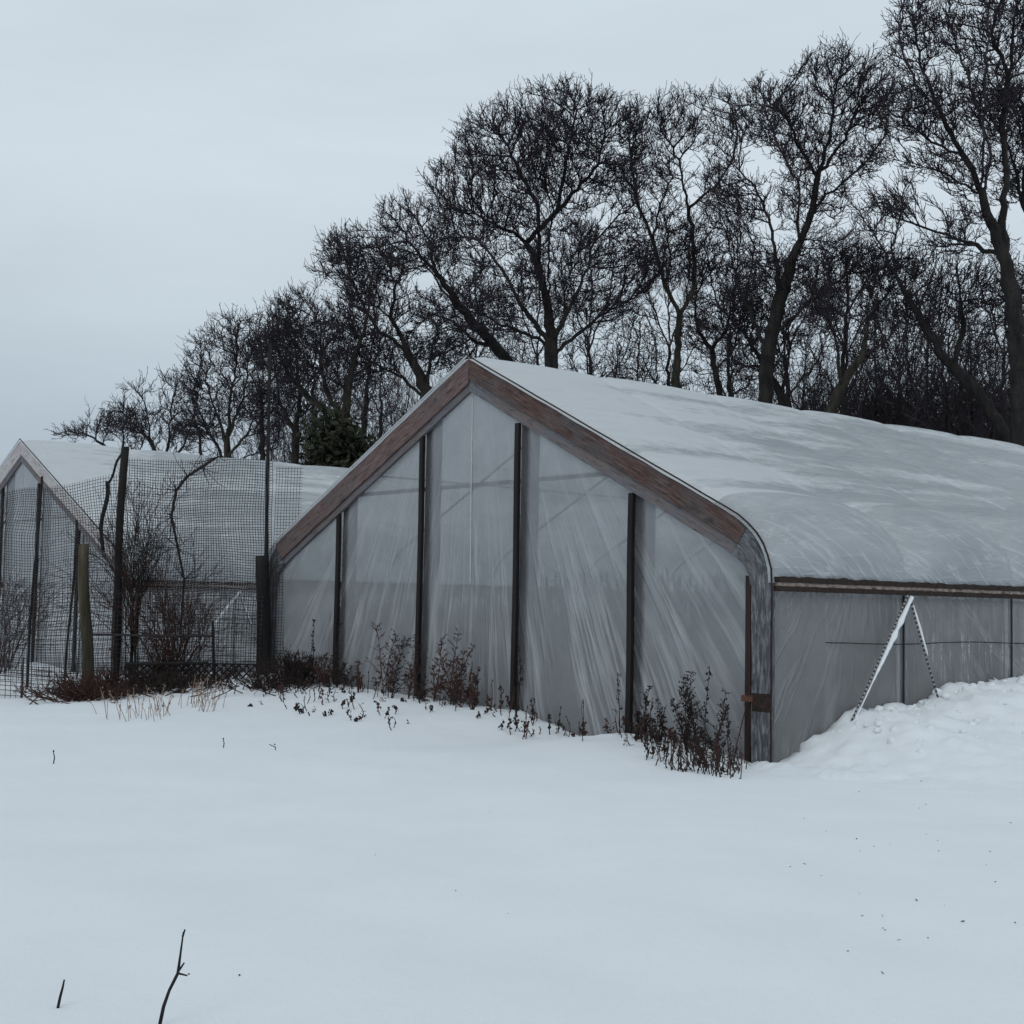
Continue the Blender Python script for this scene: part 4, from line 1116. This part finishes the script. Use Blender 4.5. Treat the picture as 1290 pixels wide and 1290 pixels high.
# thin red-brown stalks all along the foot of the gable
for i in range(70):
    px = rnd.uniform(345, 900); x, y = gable_xy(px, rnd.uniform(.12, .5))
    weed(x, y, rnd.uniform(.18, .52), rnd.choice(['spike', 'stalk', 'stalk', 'spray']), M[rnd.choice(['weed', 'weedred', 'weedred'])], 'one of the thin wispy brown stalks standing along the foot of the gable film', 'stalk', 800+i, 'wispy stalks along the gable foot')
# straw coloured grass stems
for i in range(64):
    cl = rnd.choice([(262, 19.8, 13), (205, 19.3, 8), (165, 18.9, 22), (185, 18.6, 20), (255, 20.2, 10)])
    px = rnd.gauss(cl[0], cl[2]); Y = cl[1]+rnd.uniform(-.5, .5); p = gpt(px, Y)
    m = MB(); h = rnd.uniform(.14, .42); l = rnd.uniform(-.5, .5) if cl[0] > 195 and cl[0] < 300 else rnd.uniform(-.9, .1)
    m.tube([(0, 0, -.03), (l*h*.4, 0, h*.55), (l*h, rnd.uniform(-.05, .05), h)], [.005, .004, .0025], 4, False)
    for s in range(5): m.blob((l*h*rnd.uniform(.6, 1), 0, h*rnd.uniform(.7, 1.02)), rnd.uniform(.004, .009), sz=1.8)
    tag(m.build('grass_stem', M['straw'], None, loc=tuple(p)), 'one of the pale straw grass stems standing in the snow below the bramble heap', 'grass stem', 'straw grass stems in the snow')

# sticks in the foreground snow
def pix_ground(px, py):
    d = FW*F+RT*(px-645)+UP*(645-py); t = EYE/-d[2]
    for _ in range(30):
        p = np.array([0, 0, EYE])+d*t; t = (EYE-ground(p[0], p[1]))/-d[2]
    return np.array([0, 0, EYE])+d*t
b = pix_ground(198, 1294); O = b.copy(); O[2] -= .03
pts = [(197, 1296), (206, 1268), (213, 1248), (224, 1226), (227, 1204), (231, 1174)]
m = MB(); P = [at(a, c, O[1]+.02*i)-O for i, (a, c) in enumerate(pts)]; P[0] = P[0]+np.array([0, 0, -.05]); m.tube(P, [.0075, .007, .006, .0065, .0045, .003], 7)
for (a0, c0, a1, c1) in ((226, 1222, 232, 1213), (224, 1226, 236, 1229), (230, 1180, 233, 1171)):
    m.tube([at(a0, c0, O[1]+.06)-O, at(a1, c1, O[1]+.05)-O], [.0045, .003], 5)
m.blob(at(238, 1227, O[1]+.06)-O, .005)
tag(m.build('twig', M['stick'], None, True, loc=tuple(O)), 'long crooked black twig with a small fork sticking up from the foreground snow', 'twig')
b = pix_ground(74, 1270); O = b.copy()
m = MB(); P = [at(a, c, O[1]+.01*i)-O for i, (a, c) in enumerate([(72, 1274), (76, 1255), (79, 1244), (81, 1234)])]; m.tube(P, [.0065, .006, .005, .0035], 6)
tag(m.build('twig', M['stick'], None, True, loc=tuple(O)), 'short straight black twig at the lower left of the foreground snow', 'twig')
for px, py, hh, lab in ((67, 962, .12, 'lone short dark stalk in the snow at far left'), (281, 942, .10, 'lone short dark stalk in the snow below the straw grass'), (346, 945, .06, 'small slanting dark stalk in the snow right of the straw grass')):
    p = pix_ground(px, py); m = MB(); m.tube([(0, 0, -.02), (.01, 0, hh*.5), (-.005 if px < 300 else -.06, 0, hh)], [.006, .006, .004], 5); m.blob((0, 0, hh), .012)
    tag(m.build('dead_stalk', M['weed'], None, loc=tuple(p)), lab, 'stalk')
# specks of bark and leaf blown over the snow
m = MB(); c0 = pix_ground(1150, 1000)
for i in range(48):
    px, py = rnd.uniform(980, 1290), rnd.uniform(940, 1200)
    if rnd.random() < .12: px, py = rnd.uniform(250, 1290), rnd.uniform(980, 1260)
    if w2g(*pix_ground(px, py)[:2])[1] > -.1 and w2g(*pix_ground(px, py)[:2])[0] < GW+.05: continue
    p = pix_ground(px, py)+np.array([0, 0, .004]); s = rnd.uniform(.003, .008)
    if rnd.random() < .4: m.tube([p-c0, p-c0+np.array([rnd.gauss(0, .014), rnd.gauss(0, .012), .004])], s*.4, 4)
    else: m.blob(p-c0, s, sx=rnd.uniform(.7, 1.8), sz=.6)
tag(m.build('leaf_litter', M['weed'], None, loc=tuple(c0)), 'dark specks of bark and leaf scattered over the snow at right', 'leaf litter', kind='stuff')
# clods of cleared snow on the bank
m = MB(); c0 = g2w(GW+1, 2)
import itertools
def lump(c, r):
    nn = 7; vs = []; fs = []
    for i in range(nn):
        th = math.pi*i/(nn-1)
        for j in range(9):
            ph = 2*math.pi*j/9; d = np.array([math.sin(th)*math.cos(ph), math.sin(th)*math.sin(ph), math.cos(th)*.75])
            vs.append(c+d*r*(1+.45*noise.noise(Vector(d*1.7+c*7))))
    for i in range(nn-1):
        for j in range(9): fs.append((i*9+j, i*9+(j+1) % 9, (i+1)*9+(j+1) % 9, (i+1)*9+j)[::-1])
    m.add(vs, fs)
for i in range(240):
    ly = rnd.uniform(.8, 7.5); ds = abs(rnd.gauss(0, .75))+.03; w = g2w(GW+ds, ly)
    r = rnd.uniform(.015, .06)*(1.2 if ds < .3 else 1); w[2] = ground(w[0], w[1])+r*.1; lump(w-c0, r)
tag(m.build('snow_clods', M['snow'], None, True, loc=tuple(c0)), 'crumbly clods of snow lying on the bank beside the side wall', 'snow', kind='stuff')

# ------------------------------------------------------------------ sky, sun, camera
wd = bpy.data.worlds.new('World'); SC.world = wd; wd.use_nodes = True; nt = wd.node_tree; nt.nodes.clear()
SUN_EL, SUN_ROT = R(38), R(200)
sky = N(nt, 'ShaderNodeTexSky', sky_type='NISHITA'); sky.sun_disc = False; sky.sun_elevation = SUN_EL; sky.sun_rotation = SUN_ROT; sky.dust_density = 3
tc = N(nt, 'ShaderNodeTexCoord'); sp = N(nt, 'ShaderNodeSeparateXYZ'); L(nt, tc.outputs['Generated'], sp.inputs[0])
K = 10
el = ramp(nt, math_(nt, 'MAXIMUM', sp.outputs[2], 0.0), [(0, (.35, .41, .475)), (.11, (.405, .475, .545)), (.19, (.535, .615, .675)), (.28, (.615, .69, .75)), (.40, (.60, .685, .745)), (.55, (.56, .65, .71)), (1, (.60, .675, .73))])
cl = nz(nt, mapping(nt, tc.outputs['Generated'], (1.2, 1.2, 5.5), (0, .06, 0)), 1.7, 4, .55, .3)
cl = ramp(nt, cl, [(.3, g(.93)), (.7, g(1.07))])
c = mix(nt, 1.0, el, cl, 'MULTIPLY')
sc_ = N(nt, 'ShaderNodeVectorMath', operation='SCALE'); L(nt, c, sc_.inputs[0]); sc_.inputs[3].default_value = K*1.08
c = mix(nt, .90, sky.outputs[0], sc_.outputs[0])
bg = N(nt, 'ShaderNodeBackground'); L(nt, c, bg.inputs[0]); bg.inputs[1].default_value = .1
wo = N(nt, 'ShaderNodeOutputWorld'); L(nt, bg.outputs[0], wo.inputs[0])
sl = bpy.data.lights.new('sun', 'SUN'); sl.energy = .5; sl.angle = R(25); sl.color = (1, .97, .93)
so = bpy.data.objects.new('sun', sl); COL.objects.link(so)
dv = Vector((math.sin(SUN_ROT)*math.cos(SUN_EL), math.cos(SUN_ROT)*math.cos(SUN_EL), math.sin(SUN_EL)))
so.rotation_euler = dv.to_track_quat('Z', 'Y').to_euler()

cam = bpy.data.cameras.new('camera'); cam.sensor_width = 36; cam.sensor_fit = 'HORIZONTAL'; cam.lens = 36*F/1290; cam.clip_end = 3000; cam.clip_start = .05
co = bpy.data.objects.new('camera', cam); COL.objects.link(co)
co.matrix_world = Matrix(((RT[0], UP[0], -FW[0], 0), (RT[1], UP[1], -FW[1], 0), (RT[2], UP[2], -FW[2], EYE), (0, 0, 0, 1)))
SC.camera = co
SC.view_settings.view_transform = 'Standard'; SC.view_settings.look = 'None'; SC.view_settings.exposure = 0; SC.view_settings.gamma = 1
SC.cycles.max_bounces = 8; SC.cycles.transparent_max_bounces = 14; SC.cycles.use_denoising = True
